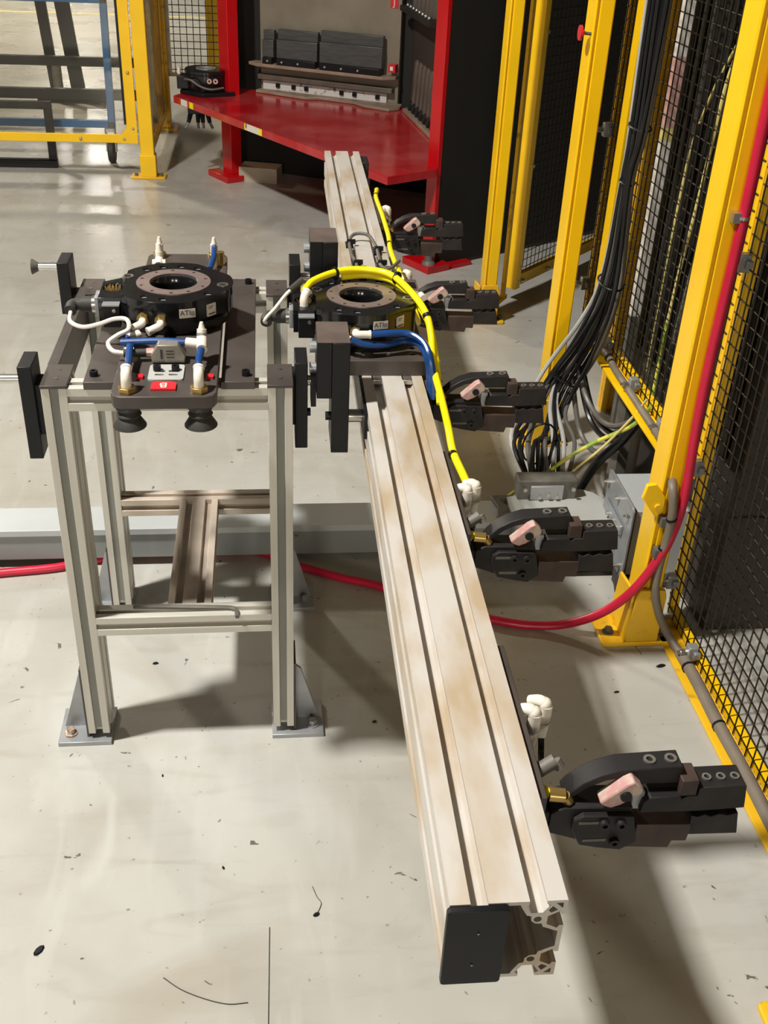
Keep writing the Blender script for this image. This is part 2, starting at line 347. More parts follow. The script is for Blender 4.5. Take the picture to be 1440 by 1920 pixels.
# ================================================================== tool changer builder (body is a part, its pieces sub-parts)
def changer(parent, c, zt, hb, adaptor=True, pins=True, local=False):
    cx, cy = c; rb = 0.115
    out = []
    for i in range(72):
        t = 2*math.pi*i/72; x, y = rb*math.cos(t), rb*math.sin(t)
        x = max(x, -0.094); 
        if x - y > 0.148: k = (x-y-0.148)/2; x -= k; y += k
        if x + y > 0.150: k = (x+y-0.150)/2; x -= k; y -= k
        out.append((cx+x, cy+y))
    bolts = [(cx+0.093*math.cos(R(a)), cy+0.093*math.sin(R(a))) for a in (62, 84, 106, 128, 150, 172, 238, 262, 318)]
    bush = [(cx+0.096*math.cos(R(a)), cy+0.096*math.sin(R(a))) for a in (352, 160)]
    top = MB().fill([out, circ(cx, cy, 0.046, 40)] + [circ(x, y, 0.0085, 14) for x, y in bolts if abs(x-bush[1][0])+abs(y-bush[1][1]) > 0.03] + [circ(x, y, 0.008, 14) for x, y in bush], 'z', zt-0.016, zt)
    low = [(cx+(x-cx)*0.985, cy+(y-cy)*0.985) for x, y in out]
    top.fill([low, circ(cx, cy, 0.044, 40)], 'z', zt-hb, zt-0.016)
    if adaptor: top.lathe([(0.06, zt-hb-0.02), (0.108, zt-hb-0.02), (0.110, zt-hb), (0.06, zt-hb)], (cx, cy, 0), 48)
    body = obj('tool_changer', top, 'blackgloss', parent, local=local, bevel=0.001, label='glossy black round tool changer with a steel ring')
    sub = lambda n, mb, m, **k: obj(n, mb.xf(Matrix.Translation(-(MW_local(body)))) if local else mb, m, body, local=local, **k)
    rg = MB().fill([circ(cx, cy, 0.0715, 56), circ(cx, cy, 0.0466, 48)] + [circ(cx+0.0635*math.cos(R(a)), cy+0.0635*math.sin(R(a)), 0.0038, 10) for a in (15, 55, 95, 125, 165, 200, 235, 270, 300, 335)], 'z', zt-0.001, zt+0.0015)
    sub('face_ring', rg, 'ring')
    sub('bore_liner', MB().lathe([(0.0455, zt-0.05), (0.0455, zt-0.003), (0.0435, zt-0.006), (0.0405, zt-0.02), (0.0405, zt-0.05)], (cx, cy, 0), 48), 'blackgloss')
    sub('bore_ring', MB().lathe([(0.0462, zt-0.008), (0.0462, zt-0.001), (0.045, zt-0.001), (0.045, zt-0.008)], (cx, cy, 0), 48), 'steel')
    for x, y in bush: sub('bushing', MB().lathe([(0.0072, zt-0.01), (0.0072, zt+0.001), (0.0112, zt+0.001), (0.0112, zt-0.01)], (x, y, 0), 20), 'steel')
    for x, y in bolts:
        if abs(x-bush[1][0])+abs(y-bush[1][1]) > 0.03:
            sub('bolt', MB().lathe([(0, zt-0.007), (0.0025, zt-0.007), (0.0025, zt-0.0035), (0.0062, zt-0.0035), (0.0066, zt-0.006), (0.0066, zt-0.015), (0, zt-0.015)], (x, y, 0), 12), 'zinc')
    # electrical module on the left side
    mx = cx-0.094
    sub('electrical_module', MB().fill([[(mx-0.046, cy-0.055), (mx, cy-0.055), (mx, cy+0.052), (mx-0.02, cy+0.052), (mx-0.046, cy+0.035)], circ(mx-0.022, cy+0.002, 0.0205, 24)], 'z', zt-0.020, zt-0.012).box(mx-0.046, mx, cy-0.055, cy+0.052, zt-0.060, zt-0.020), 'blackgloss', bevel=0.001)
    for i in range(19):
        a = i*2.4; rr = 0.0038*math.sqrt(i)
        px, py = mx-0.022+rr*math.cos(a), cy+0.002+rr*math.sin(a)
        sub('contact_pin', MB().cyl((px, py, zt-0.020), (px, py, zt-0.0105), 0.0014, 6), 'gold')
    sub('module_bracket', MB().box(mx-0.036, mx-0.004, cy-0.075, cy-0.055, zt-0.064, zt-0.022), 'black', bevel=0.001)
    sub('module_cover', MB().box(mx-0.036, mx-0.004, cy-0.0757, cy-0.055, zt-0.022, zt-0.0195), 'zinc')
    sub('module_screw', MB().cyl((mx-0.014, cy-0.079, zt-0.03), (mx-0.014, cy-0.075, zt-0.03), 0.0035, 10), 'steel')
    # connector flange and right angle plug
    sub('plug_flange', MB().box(mx-0.054, mx-0.046, cy-0.043, cy-0.003, zt-0.056, zt-0.016), 'zinc', bevel=0.001)
    sub('plug_nut', MB().cyl((mx-0.061, cy-0.023, zt-0.037), (mx-0.054, cy-0.023, zt-0.037), 0.0165, 18), 'steel')
    pl = MB().cyl((mx-0.082, cy-0.023, zt-0.037), (mx-0.061, cy-0.023, zt-0.037), 0.0150, 18)
    pl.tube([(mx-0.078, cy-0.023, zt-0.037), (mx-0.092, cy-0.024, zt-0.037), (mx-0.099, cy-0.030, zt-0.038), (mx-0.1005, cy-0.046, zt-0.042)], 0.0118, 12, 4)
    sub('cable_plug', pl, 'rubber')
    # brass ports with white elbows at the front
    for dx in (-0.052, -0.018):
        yy = cy - math.sqrt(rb*rb-dx*dx)*0.985; z = zt-0.034
        sub('port_nut', MB().cyl((cx+dx, yy+0.003, z), (cx+dx, yy-0.011, z-0.003), 0.0118, 6), 'brass', bevel=0.001)
    # labels
    for a, w, hgt, nm in ((286, 0.030, 0.017, 'ATI'), (314, 0.021, 0.024, None)):
        rx = 0.1148 if nm else 0.1095
        n = Vector((math.cos(R(a)), math.sin(R(a)), 0)); t = Vector((-n.y, n.x, 0)); p = Vector((cx, cy, zt-0.016)) + n*(rx)
        if not nm: n = Vector((1, -1, 0)).normalized(); t = Vector((1, 1, 0)).normalized(); p = Vector((cx+0.0745, cy-0.0745, zt-0.018)) + n*0.0003
        mm = Matrix((t, Vector((0, 0, 1)), n)).transposed().to_4x4(); mm.translation = p - Vector((0, 0, hgt/2-0.003))
        sub('label_plate', MB().box(-w/2, w/2, -hgt/2, hgt/2, -0.004, 0.0007).xf(mm), 'label')
        if nm:
            sub('label_lettering', text_mb('ATI', 0.0135, mm @ Matrix.Translation((-0.004, 0.001, 0.0012)), 0.0002), 'ink')
            sub('label_print', MB().box(0.006, 0.0135, 0.002, 0.0035, 0.0008, 0.0012).box(0.006, 0.0135, -0.001, 0.0005, 0.0008, 0.0012).box(0.006, 0.0135, -0.004, -0.0025, 0.0008, 0.0012).xf(mm), 'grimy')
        else:
            sub('label_print', MB().box(-0.008, 0.004, 0.006, 0.0075, 0.0008, 0.0012).box(-0.008, 0.001, 0.003, 0.0042, 0.0008, 0.0012).box(-0.008, 0.008, -0.009, -0.006, 0.0008, 0.0012).xf(mm), 'grimy')
    return body, sub
def MW_local(o): return Vector(o.location)

# ================================================================== vacuum tool on the stand
vt = thing('vacuum_gripper', 'dark vacuum gripper tool with tool changer, blue hoses and suction cups on the stand', 'gripper', (0.225, 0.27, 0.81))
PZ = 0.89
cs = 0.018
def rrect(x0, x1, y0, y1, c): return [(x0+c, y0), (x1-c, y0), (x1-c*0.3, y0+c*0.3), (x1, y0+c), (x1, y1-c), (x1-c*0.3, y1-c*0.3), (x1-c, y1), (x0+c, y1), (x0+c*0.3, y1-c*0.3), (x0, y1-c), (x0, y0+c), (x0+c*0.3, y0+c*0.3)]
obj('base_plate', MB().prism(rrect(0.137, 0.314, -0.115, 0.635, cs), 'z', PZ-0.023, PZ), 'plate', vt, bevel=0.0012)
body, sub = changer(vt, (0.222, 0.26), 0.957, 0.045)
def elbow(mb, p, d1, d2, l1, l2, r):   # white push-in elbow
    p = Vector(p); d1 = Vector(d1).normalized(); d2 = Vector(d2).normalized()
    mb.tube([p, p+d1*l1*0.7, p+d1*l1+d2*r*0.5, p+d1*l1+d2*l2*0.5, p+d1*l1+d2*l2], r, 12, 4)
    e = p+d1*l1+d2*l2
    mb.cyl(e-d2*0.003, e+d2*0.001, r*1.12, 12)
    return e
for dx, dd in ((-0.052, (-0.8, -0.55, -0.25)), (-0.018, (-0.85, -0.5, -0.25))):
    yy = 0.26 - math.sqrt(0.115**2-dx*dx)
    m = MB(); elbow(m, (0.222+dx, yy-0.008, 0.921), (0, -1, -0.1), dd, 0.012, 0.026, 0.0075); obj('elbow_fitting', m, 'whiteplastic', vt)
# suction cups
for x in (0.164, 0.285):
    for y in (-0.094, 0.612):
        nut = MB().cyl((x, y, PZ), (x, y, PZ+0.010), 0.0155, 6); nt_ = obj('brass_nut', nut, 'brass', vt, bevel=0.0008)
        cup = MB().lathe([(0, -0.023), (0.021, -0.023), (0.0215, -0.030), (0.017, -0.034), (0.0215, -0.041), (0.018, -0.046), (0.021, -0.050), (0.0285, -0.062), (0.0285, -0.0635), (0.024, -0.062), (0.012, -0.05), (0, -0.05)], (x, y, PZ), 28)
        obj('suction_cup', cup, 'rubber', vt, smooth=50)
        e = MB()
        if y < 0:
            elbow(e, (x, y, PZ+0.008), (0, 0, 1), (0.0, 0.75, 0.35), 0.020, 0.020, 0.0088)
            obj('elbow_fitting', e, 'whiteplastic', vt)
            tag(obj('red_marker', MB().box(x+0.010, x+0.022, y+0.048, y+0.062, PZ, PZ+0.005), 'redlabel', vt))
        else:
            e.cyl((x, y, PZ+0.008), (x, y, PZ+0.030), 0.0085, 12).cyl((x, y, PZ+0.030), (x, y, PZ+0.046), 0.0068, 12, 0.003)
            obj('plug_fitting', e, 'whiteplastic', vt)
# rear tee with plug and rear vertical plug
obj('tee_fitting', MB().cyl((0.158, 0.500, PZ+0.022), (0.186, 0.500, PZ+0.022), 0.0095, 12).cyl((0.172, 0.486, PZ+0.022), (0.172, 0.515, PZ+0.028), 0.0095, 12).cyl((0.172, 0.515, PZ+0.02), (0.172, 0.515, PZ+0.045), 0.0085, 12), 'whiteplastic', vt)
obj('plug_tip', MB().cyl((0.172, 0.515, PZ+0.045), (0.172, 0.515, PZ+0.062), 0.008, 12, 0.004), 'whiteplastic', vt)
obj('air_hose', MB().tube([(0.286, 0.600, PZ+0.028), (0.287, 0.570, PZ+0.030), (0.286, 0.535, PZ+0.022), (0.280, 0.49, PZ+0.014)], 0.0062, 10), 'bluehose', vt)
obj('brass_joint', MB().cyl((0.300, 0.56, PZ), (0.300, 0.56, PZ+0.03), 0.010, 8), 'brass', vt)
# front blue hoses, tees, sensor
obj('air_hose', MB().tube([(0.146, 0.128, 0.912), (0.150, 0.105, 0.915), (0.150, 0.075, 0.912), (0.152, 0.050, 0.908)], 0.006, 10), 'bluehose', vt)
obj('air_hose', MB().tube([(0.140, 0.056, 0.917), (0.165, 0.054, 0.919), (0.21, 0.050, 0.922), (0.255, 0.044, 0.922)], 0.0065, 10), 'bluehose', vt)
obj('air_hose', MB().tube([(0.285, 0.015, 0.922), (0.281, -0.02, 0.912), (0.283, -0.055, 0.915)], 0.0065, 10), 'bluehose', vt)
obj('air_hose', MB().tube([(0.158, 0.035, 0.918), (0.160, -0.01, 0.912), (0.163, -0.055, 0.915)], 0.0065, 10), 'bluehose', vt)
obj('tee_fitting', MB().cyl((0.257, 0.044, 0.922), (0.288, 0.036, 0.922), 0.0088, 12).cyl((0.285, 0.050, 0.930), (0.286, 0.012, 0.922), 0.0098, 12), 'whiteplastic', vt)
obj('plug_tip', MB().cyl((0.285, 0.046, 0.928), (0.285, 0.050, 0.945), 0.0088, 12).cyl((0.285, 0.050, 0.945), (0.285, 0.051, 0.958), 0.0068, 12, 0.003), 'whiteplastic', vt)
obj('plug_collar', MB().cyl((0.285, 0.0475, 0.934), (0.285, 0.0485, 0.940), 0.0094, 12), 'zinc', vt)
obj('tee_fitting', MB().cyl((0.150, 0.085, 0.912), (0.168, 0.100, 0.914), 0.0088, 12), 'whiteplastic', vt)
obj('tee_fitting', MB().cyl((0.148, 0.040, 0.905), (0.162, 0.046, 0.905), 0.0085, 12), 'whiteplastic', vt)
obj('sensor_cable', MB().tube([(0.028, 0.216, 0.913), (0.030, 0.190, 0.903), (0.055, 0.170, 0.900), (0.088, 0.160, 0.910), (0.117, 0.155, 0.922), (0.144, 0.127, 0.932), (0.152, 0.080, 0.932), (0.134, 0.07, 0.925), (0.117, 0.060, 0.914), (0.127, 0.038, 0.908), (0.148, 0.032, 0.906)], 0.0042, 8), 'whiteplastic', vt)
obj('sensor_plug', MB().cyl((0.146, 0.032, 0.906), (0.186, 0.036, 0.906), 0.0072, 12), 'rubber', vt)
obj('sensor_nut', MB().cyl((0.186, 0.036, 0.906), (0.199, 0.037, 0.906), 0.0082, 6), 'pink', vt)
obj('sensor_neck', MB().cyl((0.199, 0.037, 0.906), (0.215, 0.038, 0.906), 0.006, 10), 'steel', vt)
obj('sensor_block', MB().prism([(0.196, PZ+0.002), (0.254, PZ+0.002), (0.256, PZ+0.014), (0.243, PZ+0.036), (0.208, PZ+0.036), (0.195, PZ+0.016)], 'y', 0.020, 0.052), 'valvegrey', vt, bevel=0.0015)
obj('sensor_print', MB().box(0.212, 0.216, 0.0192, 0.020, PZ+0.01, PZ+0.028).box(0.222, 0.236, 0.0192, 0.020, PZ+0.012, PZ+0.014).box(0.222, 0.236, 0.0192, 0.020, PZ+0.018, PZ+0.020).box(0.222, 0.236, 0.0192, 0.020, PZ+0.024, PZ+0.026), 'ink', vt)
br = MB().fill([rrect(0.194, 0.255, -0.052, 0.012, 0.006), rrect(0.203, 0.223, -0.020, -0.012, 0.003), rrect(0.228, 0.248, -0.020, -0.012, 0.003), rrect(0.205, 0.221, -0.034, -0.028, 0.002), rrect(0.229, 0.245, -0.034, -0.028, 0.002)], 'z', PZ, PZ+0.003)
obj('sensor_bracket', br, 'duct2', vt)
for x in (0.208, 0.240): obj('socket_screw', MB().lathe([(0, 0.004), (0.003, 0.004), (0.003, 0.009), (0.007, 0.009), (0.007, 0)], (x, -0.012, PZ+0.003), 14), 'black', vt)
lab = obj('letter_plate', MB().fill([[(0.203, -0.092), (0.245, -0.092), (0.245, -0.066), (0.236, -0.060), (0.212, -0.060), (0.203, -0.066)]], 'z', PZ, PZ+0.004), 'redlabel', vt, label='red plate with the letter B')
obj('lettering', text_mb('B', 0.026, Matrix.Translation((0.224, -0.077, PZ+0.0045)) @ Matrix.Rotation(math.pi, 4, 'Z'), 0.0005), 'whiteplastic', lab)

# ================================================================== long beam gripper
bg_ = thing('beam_gripper', 'long slotted aluminium beam gripper docked on the stand, with black clamps', 'gripper', (0.5853, 0, 0.68), -0.01173)
def loc(z=0): return Matrix.Translation((0, 0, -0.68))
def bo(name, mb, m, **k): return obj(name, mb.xf(loc()), m, bg_, local=True, **k)
mm_ = 0.001
def bslot(c): return [(c-9, 0), (c-9, 4.5), (c-13, 6.5), (c-6, 18), (c+6, 18), (c+13, 6.5), (c+9, 4.5), (c+9, 0)]
sd = bslot(30) + bslot(90)
outer = [(0, 0)] + sd + [(120, 0)] + [(120-b, a) for a, b in sd] + [(120, 120)] + [(120-a, 120-b) for a, b in sd] + [(0, 120)] + [(b, 120-a) for a, b in sd]
q = [(48, 5), (72, 5), (74, 10), (80, 21.5), (85, 23), (85.5, 30), (90, 34.5), (97, 35), (98.5, 40), (110, 46)]
cav = []
for k in range(4):
    for (a, b) in q:
        x, y = a-60, b-60
        for _ in range(k): x, y = -y, x
        cav.append((x+60, y+60))
holes = []
for k in range(4):
    for cx_, cy_, kind in ((92, 28, 'r'), (111, 9, 's'), (105, 15, 't')):
        if kind == 'r': lp = circ(92, 28, 4.2, 14)
        elif kind == 's': lp = [(108, 4), (116, 4), (116, 12)]
        else: lp = [(101.5, 15), (105.5, 8.5), (111.5, 14.5), (105, 18.5)]
        o2 = []
        for a, b in lp:
            x, y = a-60, b-60
            for _ in range(k): x, y = -y, x
            o2.append((x+60, y+60))
        if kind != 'r' or True: holes.append(o2)
sc = lambda lp: [(a*mm_, 0.68+b*mm_) for a, b in lp]
bo('beam', MB().fill([sc(outer), sc(cav)] + [sc(h) for h in holes], 'y', -1.085, 2.04), 'alubeam', smooth=30)
bo('end_cap', MB().prism(shift(rrect(0, 0.063, 0, 0.116, 0.004), -0.003, 0.683), 'y', -1.093, -1.0855), 'black', bevel=0.0015, label='black plastic end cap covering half of the beam end')
for z in (0.715, 0.765): bo('cap_pin', MB().sphere((0.028+(z-0.715)*0.05, -1.0935, z), 0.0014, 8, 6), 'zinc')
bo('mount_plate', MB().fill([rrect(-0.082, 0.130, 0.165, 0.455, 0.003), circ(0.052, 0.20, 0.0065, 14), circ(0.103, 0.20, 0.0065, 14), circ(0.103, 0.262, 0.0065, 14), circ(0.106, 0.232, 0.008, 14)], 'z', 0.800, 0.832), 'plate', bevel=0.001)
for x, y in ((0.052, 0.20), (0.103, 0.20), (0.103, 0.262)): bo('mount_screw', MB().lathe([(0, 0.817), (0.003, 0.817), (0.003, 0.826), (0.0062, 0.826), (0.0062, 0.802), (0, 0.802)], (x, y, 0), 14), 'zinc')
for x in (0.03, 0.09): bo('slot_nut', MB().box(x-0.012, x+0.010, 0.145, 0.17, 0.790, 0.800), 'steel', bevel=0.001)
body, sub = changer(bg_, (0.006, 0.315), 0.912-0.68, 0.065, adaptor=True, local=True)
# docking brackets on the left side
for yy, z0, zs in ((0.035, 0.697, 0.811), (0.50, 0.72, 0.82)):
    zt = 0.923 if yy < 0.3 else 0.962
    b1 = bo('dock_bracket', MB().box(-0.066, -0.033, yy, yy+0.105, z0, zt), 'black', bevel=0.0015)
    bo('dock_block', MB().box(-0.094, -0.066, yy+0.002, yy+0.105, zs, zt), 'black', bevel=0.0015)
    bo('lit_bracket_top', MB().box(-0.0935, -0.0335, yy+0.002, yy+0.104, zt, zt+0.001), 'littop')  # thin added sheet giving the black bracket top its lit tone
    for zz in (zt-0.032, zt-0.075):
        bo('bracket_bolt', MB().cyl((-0.106, yy+0.06, zz), (-0.094, yy+0.06, zz), 0.011, 16), 'zinc')
    bo('guide_pin', MB().cyl((-0.033, yy+0.03, 0.762), (0.0, yy+0.03, 0.762), 0.0125, 16), 'steel')
    bo('stop_button', MB().cyl((-0.076, yy+0.03, 0.762), (-0.066, yy+0.03, 0.762), 0.0085, 12), 'black')
    bo('bush_block', MB().box(-0.104, -0.094, yy+0.03, yy+0.075, zs-0.03, zs+0.03), 'black')
bo('side_strip', MB().box(-0.006, 0.0, 0.0, 0.60, 0.745, 0.798), 'black')
# elbows and blue hoses at the changer front
e1 = MB(); elbow(e1, (-0.046, 0.205, 0.880), (0, -1, -0.25), (0.75, -0.35, -0.35), 0.012, 0.024, 0.0078); bo('elbow_fitting', e1, 'whiteplastic')
e1 = MB(); elbow(e1, (-0.012, 0.195, 0.880), (0, -1, -0.1), (1, 0.02, 0.0), 0.010, 0.028, 0.0078); bo('elbow_fitting', e1, 'whiteplastic')
bo('air_hose', MB().tube([(-0.022, 0.178, 0.870), (0.007, 0.180, 0.860), (0.046, 0.190, 0.856), (0.086, 0.205, 0.858), (0.114, 0.185, 0.860), (0.126, 0.150, 0.845), (0.132, 0.138, 0.81), (0.134, 0.12, 0.77)], 0.0068, 10), 'bluehose')
bo('air_hose', MB().tube([(0.018, 0.186, 0.879), (0.05, 0.190, 0.880), (0.092, 0.194, 0.878), (0.119, 0.170, 0.870), (0.130, 0.142, 0.85), (0.138, 0.13, 0.81), (0.140, 0.12, 0.77)], 0.0068, 10), 'bluehose')
# yellow hoses over the changer and along the beam
yp = [(-0.112, 0.300, 0.925), (-0.090, 0.350, 0.930), (-0.034, 0.395, 0.935), (0.022, 0.405, 0.935), (0.071, 0.385, 0.932), (0.105, 0.32, 0.922), (0.130, 0.24, 0.905), (0.139, 0.20, 0.87), (0.141, 0.155, 0.825), (0.146, 0.055, 0.800), (0.145, -0.045, 0.792), (0.143, -0.125, 0.785), (0.150, -0.195, 0.780), (0.155, -0.228, 0.775)]
bo('yellow_hose', MB().tube(yp, 0.0072, 12), 'yellowhose')
bo('yellow_hose', MB().tube([(-0.03, 0.400, 0.920), (0.022, 0.410, 0.921), (0.075, 0.388, 0.918), (0.110, 0.32, 0.908), (0.137, 0.24, 0.885), (0.146, 0.20, 0.85), (0.150, 0.14, 0.80), (0.150, 0.10, 0.77)], 0.0068, 12), 'yellowhose')
bo('yellow_hose', MB().tube([(0.146, 1.600, 0.785), (0.145, 1.56, 0.795), (0.134, 1.469, 0.798), (0.138, 1.289, 0.796), (0.138, 1.087, 0.796), (0.132, 0.972, 0.797), (0.136, 0.823, 0.797), (0.146, 0.705, 0.796), (0.150, 0.56, 0.79), (0.146, 0.45, 0.80), (0.12, 0.36, 0.86)], 0.0066, 10), 'yellowhose')
e1 = MB(); elbow(e1, (-0.112, 0.285, 0.895), (0, 0.1, 1), (0.3, 0.6, 0.4), 0.022, 0.016, 0.0088); bo('elbow_fitting', e1, 'whiteplastic')
def tie(p, d, r=0.0095): return MB().cyl(Vector(p)-Vector(d).normalized()*0.0028, Vector(p)+Vector(d).normalized()*0.0028, r, 12)
for p, d in (((-0.045, 0.392, 0.931), (1, 0.6, 0)), ((0.085, 0.376, 0.928), (1, -0.9, 0)), ((0.132, 0.23, 0.902), (0.2, -1, -0.6)), ((0.141, -0.135, 0.785), (0.1, -1, 0)), ((0.133, 1.02, 0.796), (0, 1, 0)), ((0.135, 1.49, 0.797), (0, 1, 0))):
    bo('cable_tie', tie(p, d, 0.0135 if p[1] > 0.3 and p[1] < 0.5 else 0.0088), 'black')
bo('sensor_lead', MB().tube([(-0.1885, 0.270, 0.869), (-0.192, 0.262, 0.875), (-0.186, 0.262, 0.885), (-0.172, 0.276, 0.895), (-0.150, 0.30, 0.915), (-0.135, 0.315, 0.925)], 0.0036, 8), 'whiteplastic')
bo('sensor_plug', MB().cyl((-0.140, 0.31, 0.922), (-0.115, 0.335, 0.935), 0.007, 10), 'rubber')
# grey sensor lead on the beam top with its clips
bo('sensor_lead', MB().tube([(0.030, 0.47, 0.806), (0.032, 0.80, 0.808), (0.024, 0.88, 0.809), (0.024, 0.985, 0.809), (0.034, 1.02, 0.818), (0.055, 1.025, 0.822), (0.078, 1.01, 0.820), (0.091, 0.955, 0.811), (0.093, 0.88, 0.809), (0.091, 0.815, 0.809), (0.100, 0.785, 0.809), (0.118, 0.79, 0.809), (0.141, 0.834, 0.812)], 0.0046, 8), 'greycable')
for x, y in ((0.024, 0.985), (0.032, 0.82), (0.093, 0.93), (0.093, 0.82)):
    bo('cable_clip', MB().box(x-0.010, x+0.010, y-0.020, y+0.020, 0.799, 0.8065).box(x-0.007, x+0.016, y-0.004, y+0.004, 0.806, 0.818), 'black', bevel=0.001)
sw = bo('pressure_switch', MB().box(0.135, 0.168, 0.625, 0.70, 0.775, 0.812), 'steel', bevel=0.003)
bo('switch_window', MB().box(0.141, 0.162, 0.635, 0.672, 0.812, 0.814), 'black')
bo('switch_connector', MB().cyl((0.146, 0.70, 0.80), (0.141, 0.745, 0.806), 0.0075, 10), 'brass')
bo('switch_button', MB().cyl((0.172, 0.625, 0.80), (0.176, 0.602, 0.80), 0.008, 10), 'whiteplastic')
bo('far_stop', MB().box(0.122, 0.148, 1.93, 2.02, 0.735, 0.790), 'clampdark', bevel=0.004)
# ---- one clamp, then its copies
def make_clamp(y0):
    T = Matrix.Translation((0.12, y0, 0.735-0.68))
    lo = lambda mb: mb.xf(T)
    body_ = obj('clamp', lo(MB().prism([(0.024, 0.014), (0.040, 0.022), (0.120, 0.020), (0.130, -0.028), (0.112, -0.041), (0.070, -0.036), (0.024, -0.018)], 'y', -0.016, 0.020).box(0.0, 0.03, -0.012, 0.018, -0.014, 0.012)), 'clampdark', bg_, local=True, bevel=0.0015, label='black pneumatic clamp with open jaws')
    off = Matrix.Translation(-Vector(body_.location))
    def s(n, mb, m, **k): return obj(n, lo(mb).xf(off), m, body_, local=True, **k)
    s('side_plate', MB().prism([(0.050, -0.008), (0.051, 0.008), (0.061, 0.016), (0.121, 0.013), (0.130, -0.030), (0.112, -0.043), (0.084, -0.038), (0.061, -0.032)], 'y', -0.024, -0.016), 'clampdark', bevel=0.0012)
    s('lower_jaw', MB().prism([(0.110, -0.042), (0.173, -0.047), (0.176, -0.036), (0.193, -0.037), (0.196, -0.008), (0.128, -0.006), (0.128, -0.028)], 'y', -0.020, 0.018), 'clampbrown', bevel=0.0012)
    s('jaw_tip', MB().prism([(0.192, 0.006), (0.200, 0.003), (0.208, 0.007), (0.216, 0.003), (0.226, 0.007), (0.236, 0.004), (0.248, 0.008), (0.254, -0.027), (0.194, -0.026)], 'y', -0.020, 0.014), 'clampdark', bevel=0.001)
    s('upper_jaw', MB().prism([(0.129, 0.012), (0.131, 0.029), (0.139, 0.036), (0.174, 0.036), (0.176, 0.031), (0.182, 0.036), (0.194, 0.036), (0.194, 0.049), (0.250, 0.050), (0.255, 0.014), (0.196, 0.011)], 'y', -0.018, 0.016), 'clampdark', bevel=0.0012)
    s('jaw_saddle', MB().box(0.172, 0.192, -0.017, 0.012, 0.036, 0.060), 'clampbrown', bevel=0.001)
    s('upper_arm', MB().prism([(0.040, 0.026), (0.046, 0.036), (0.060, 0.050), (0.078, 0.061), (0.100, 0.0685), (0.174, 0.072), (0.177, 0.046), (0.128, 0.046), (0.122, 0.054), (0.104, 0.057), (0.086, 0.053), (0.068, 0.044), (0.052, 0.030)], 'y', -0.006, 0.022), 'clampdark', bevel=0.0015)
    s('jaw_pad', MB().box(0.120, 0.134, -0.010, 0.006, 0.010, 0.038), 'zinc', bevel=0.001)
    s('toggle_link', MB().prism([(0.077, 0.034), (0.083, 0.029), (0.092, 0.026), (0.102, 0.030), (0.124, 0.046), (0.126, 0.053), (0.113, 0.066), (0.104, 0.061)], 'y', -0.022, -0.003), 'pink', bevel=0.002)
    s('link_pin', MB().cyl((0.106, -0.025, 0.045), (0.106, -0.021, 0.045), 0.0068, 14), 'black')
    for x, z in ((0.086, 0.004), (0.106, 0.003), (0.102, -0.026)): s('socket_screw', MB().lathe([(0, 0.002), (0.003, 0.002), (0.003, 0.006), (0.0062, 0.006), (0.0062, 0)], (x, -0.024, z), 14, (0, -1, 0)), 'clampdark')
    for x, z in ((0.070, 0.005), (0.078, -0.024)): s('adjust_slot', MB().box(x-0.014, x+0.014, -0.0246, -0.0238, z-0.002, z+0.002), 'grimy')
    for x, z in ((0.138, 0.0712), (0.163, 0.0722)): s('top_screw', MB().lathe([(0, -0.003), (0.004, -0.003), (0.004, 0.0012), (0.0072, 0.0012), (0.0072, -0.003)], (x, 0.008, z), 14), 'grimy')
    for x in (0.207, 0.224, 0.241): s('top_screw', MB().lathe([(0, -0.003), (0.0032, -0.003), (0.0032, 0.0012), (0.0056, 0.0012), (0.0056, -0.003)], (x, -0.002, 0.0502), 12), 'grimy')
    s('hose_barb', MB().cyl((0.022, -0.004, 0.033), (0.040, -0.006, 0.032), 0.0085, 12).cyl((0.040, -0.006, 0.032), (0.046, -0.006, 0.022), 0.0068, 10), 'brass')
    s('hose_barb', MB().cyl((0.016, 0.030, 0.036), (0.036, 0.034, 0.048), 0.0088, 12).cyl((0.036, 0.034, 0.048), (0.042, 0.030, 0.040), 0.0068, 10), 'grimy')
    s('air_hose', MB().tube([(0.004, 0.06, 0.01), (0.010, 0.02, 0.028), (0.024, -0.004, 0.033)], 0.0052, 8), 'yellowhose')
    s('air_hose', MB().tube([(0.020, 0.085, 0.0), (0.010, 0.050, 0.012), (0.008, 0.030, 0.024), (0.018, 0.030, 0.036)], 0.0048, 8), 'darkcable')
    s('mount_rail', MB().box(-0.0, 0.012, -0.03, 0.24, -0.045, 0.055), 'plate', bevel=0.001)
    for dx, dy in ((0.028, 0.115), (0.045, 0.130)):
        e = MB(); e.tube([(dx-0.016, dy+0.012, 0.044), (dx-0.006, dy+0.004, 0.051), (dx+0.001, dy, 0.046), (dx+0.001, dy, 0.032)], 0.0078, 12, 4)
        e.sphere((dx, dy+0.001, 0.048), 0.0092, 14, 8).cyl((dx+0.001, dy, 0.048), (dx+0.001, dy, 0.022), 0.0090, 14).cyl((dx+0.001, dy, 0.022), (dx+0.001, dy, 0.019), 0.0097, 14).cyl((dx+0.001, dy, 0.019), (dx+0.001, dy, -0.004), 0.0080, 14, 0.0064)
        s('elbow_fitting', e, 'whiteplastic')
    s('air_hose', MB().tube([(0.046, 0.129, -0.002), (0.045, 0.115, -0.02), (0.036, 0.085, -0.012), (0.020, 0.085, 0.0)], 0.0042, 8), 'darkcable')
    return body_
c0 = make_clamp(-0.912)
for y in (-0.37, 0.155, 0.69, 1.265): copy_tree(c0, bg_, (0, y+0.912, 0))

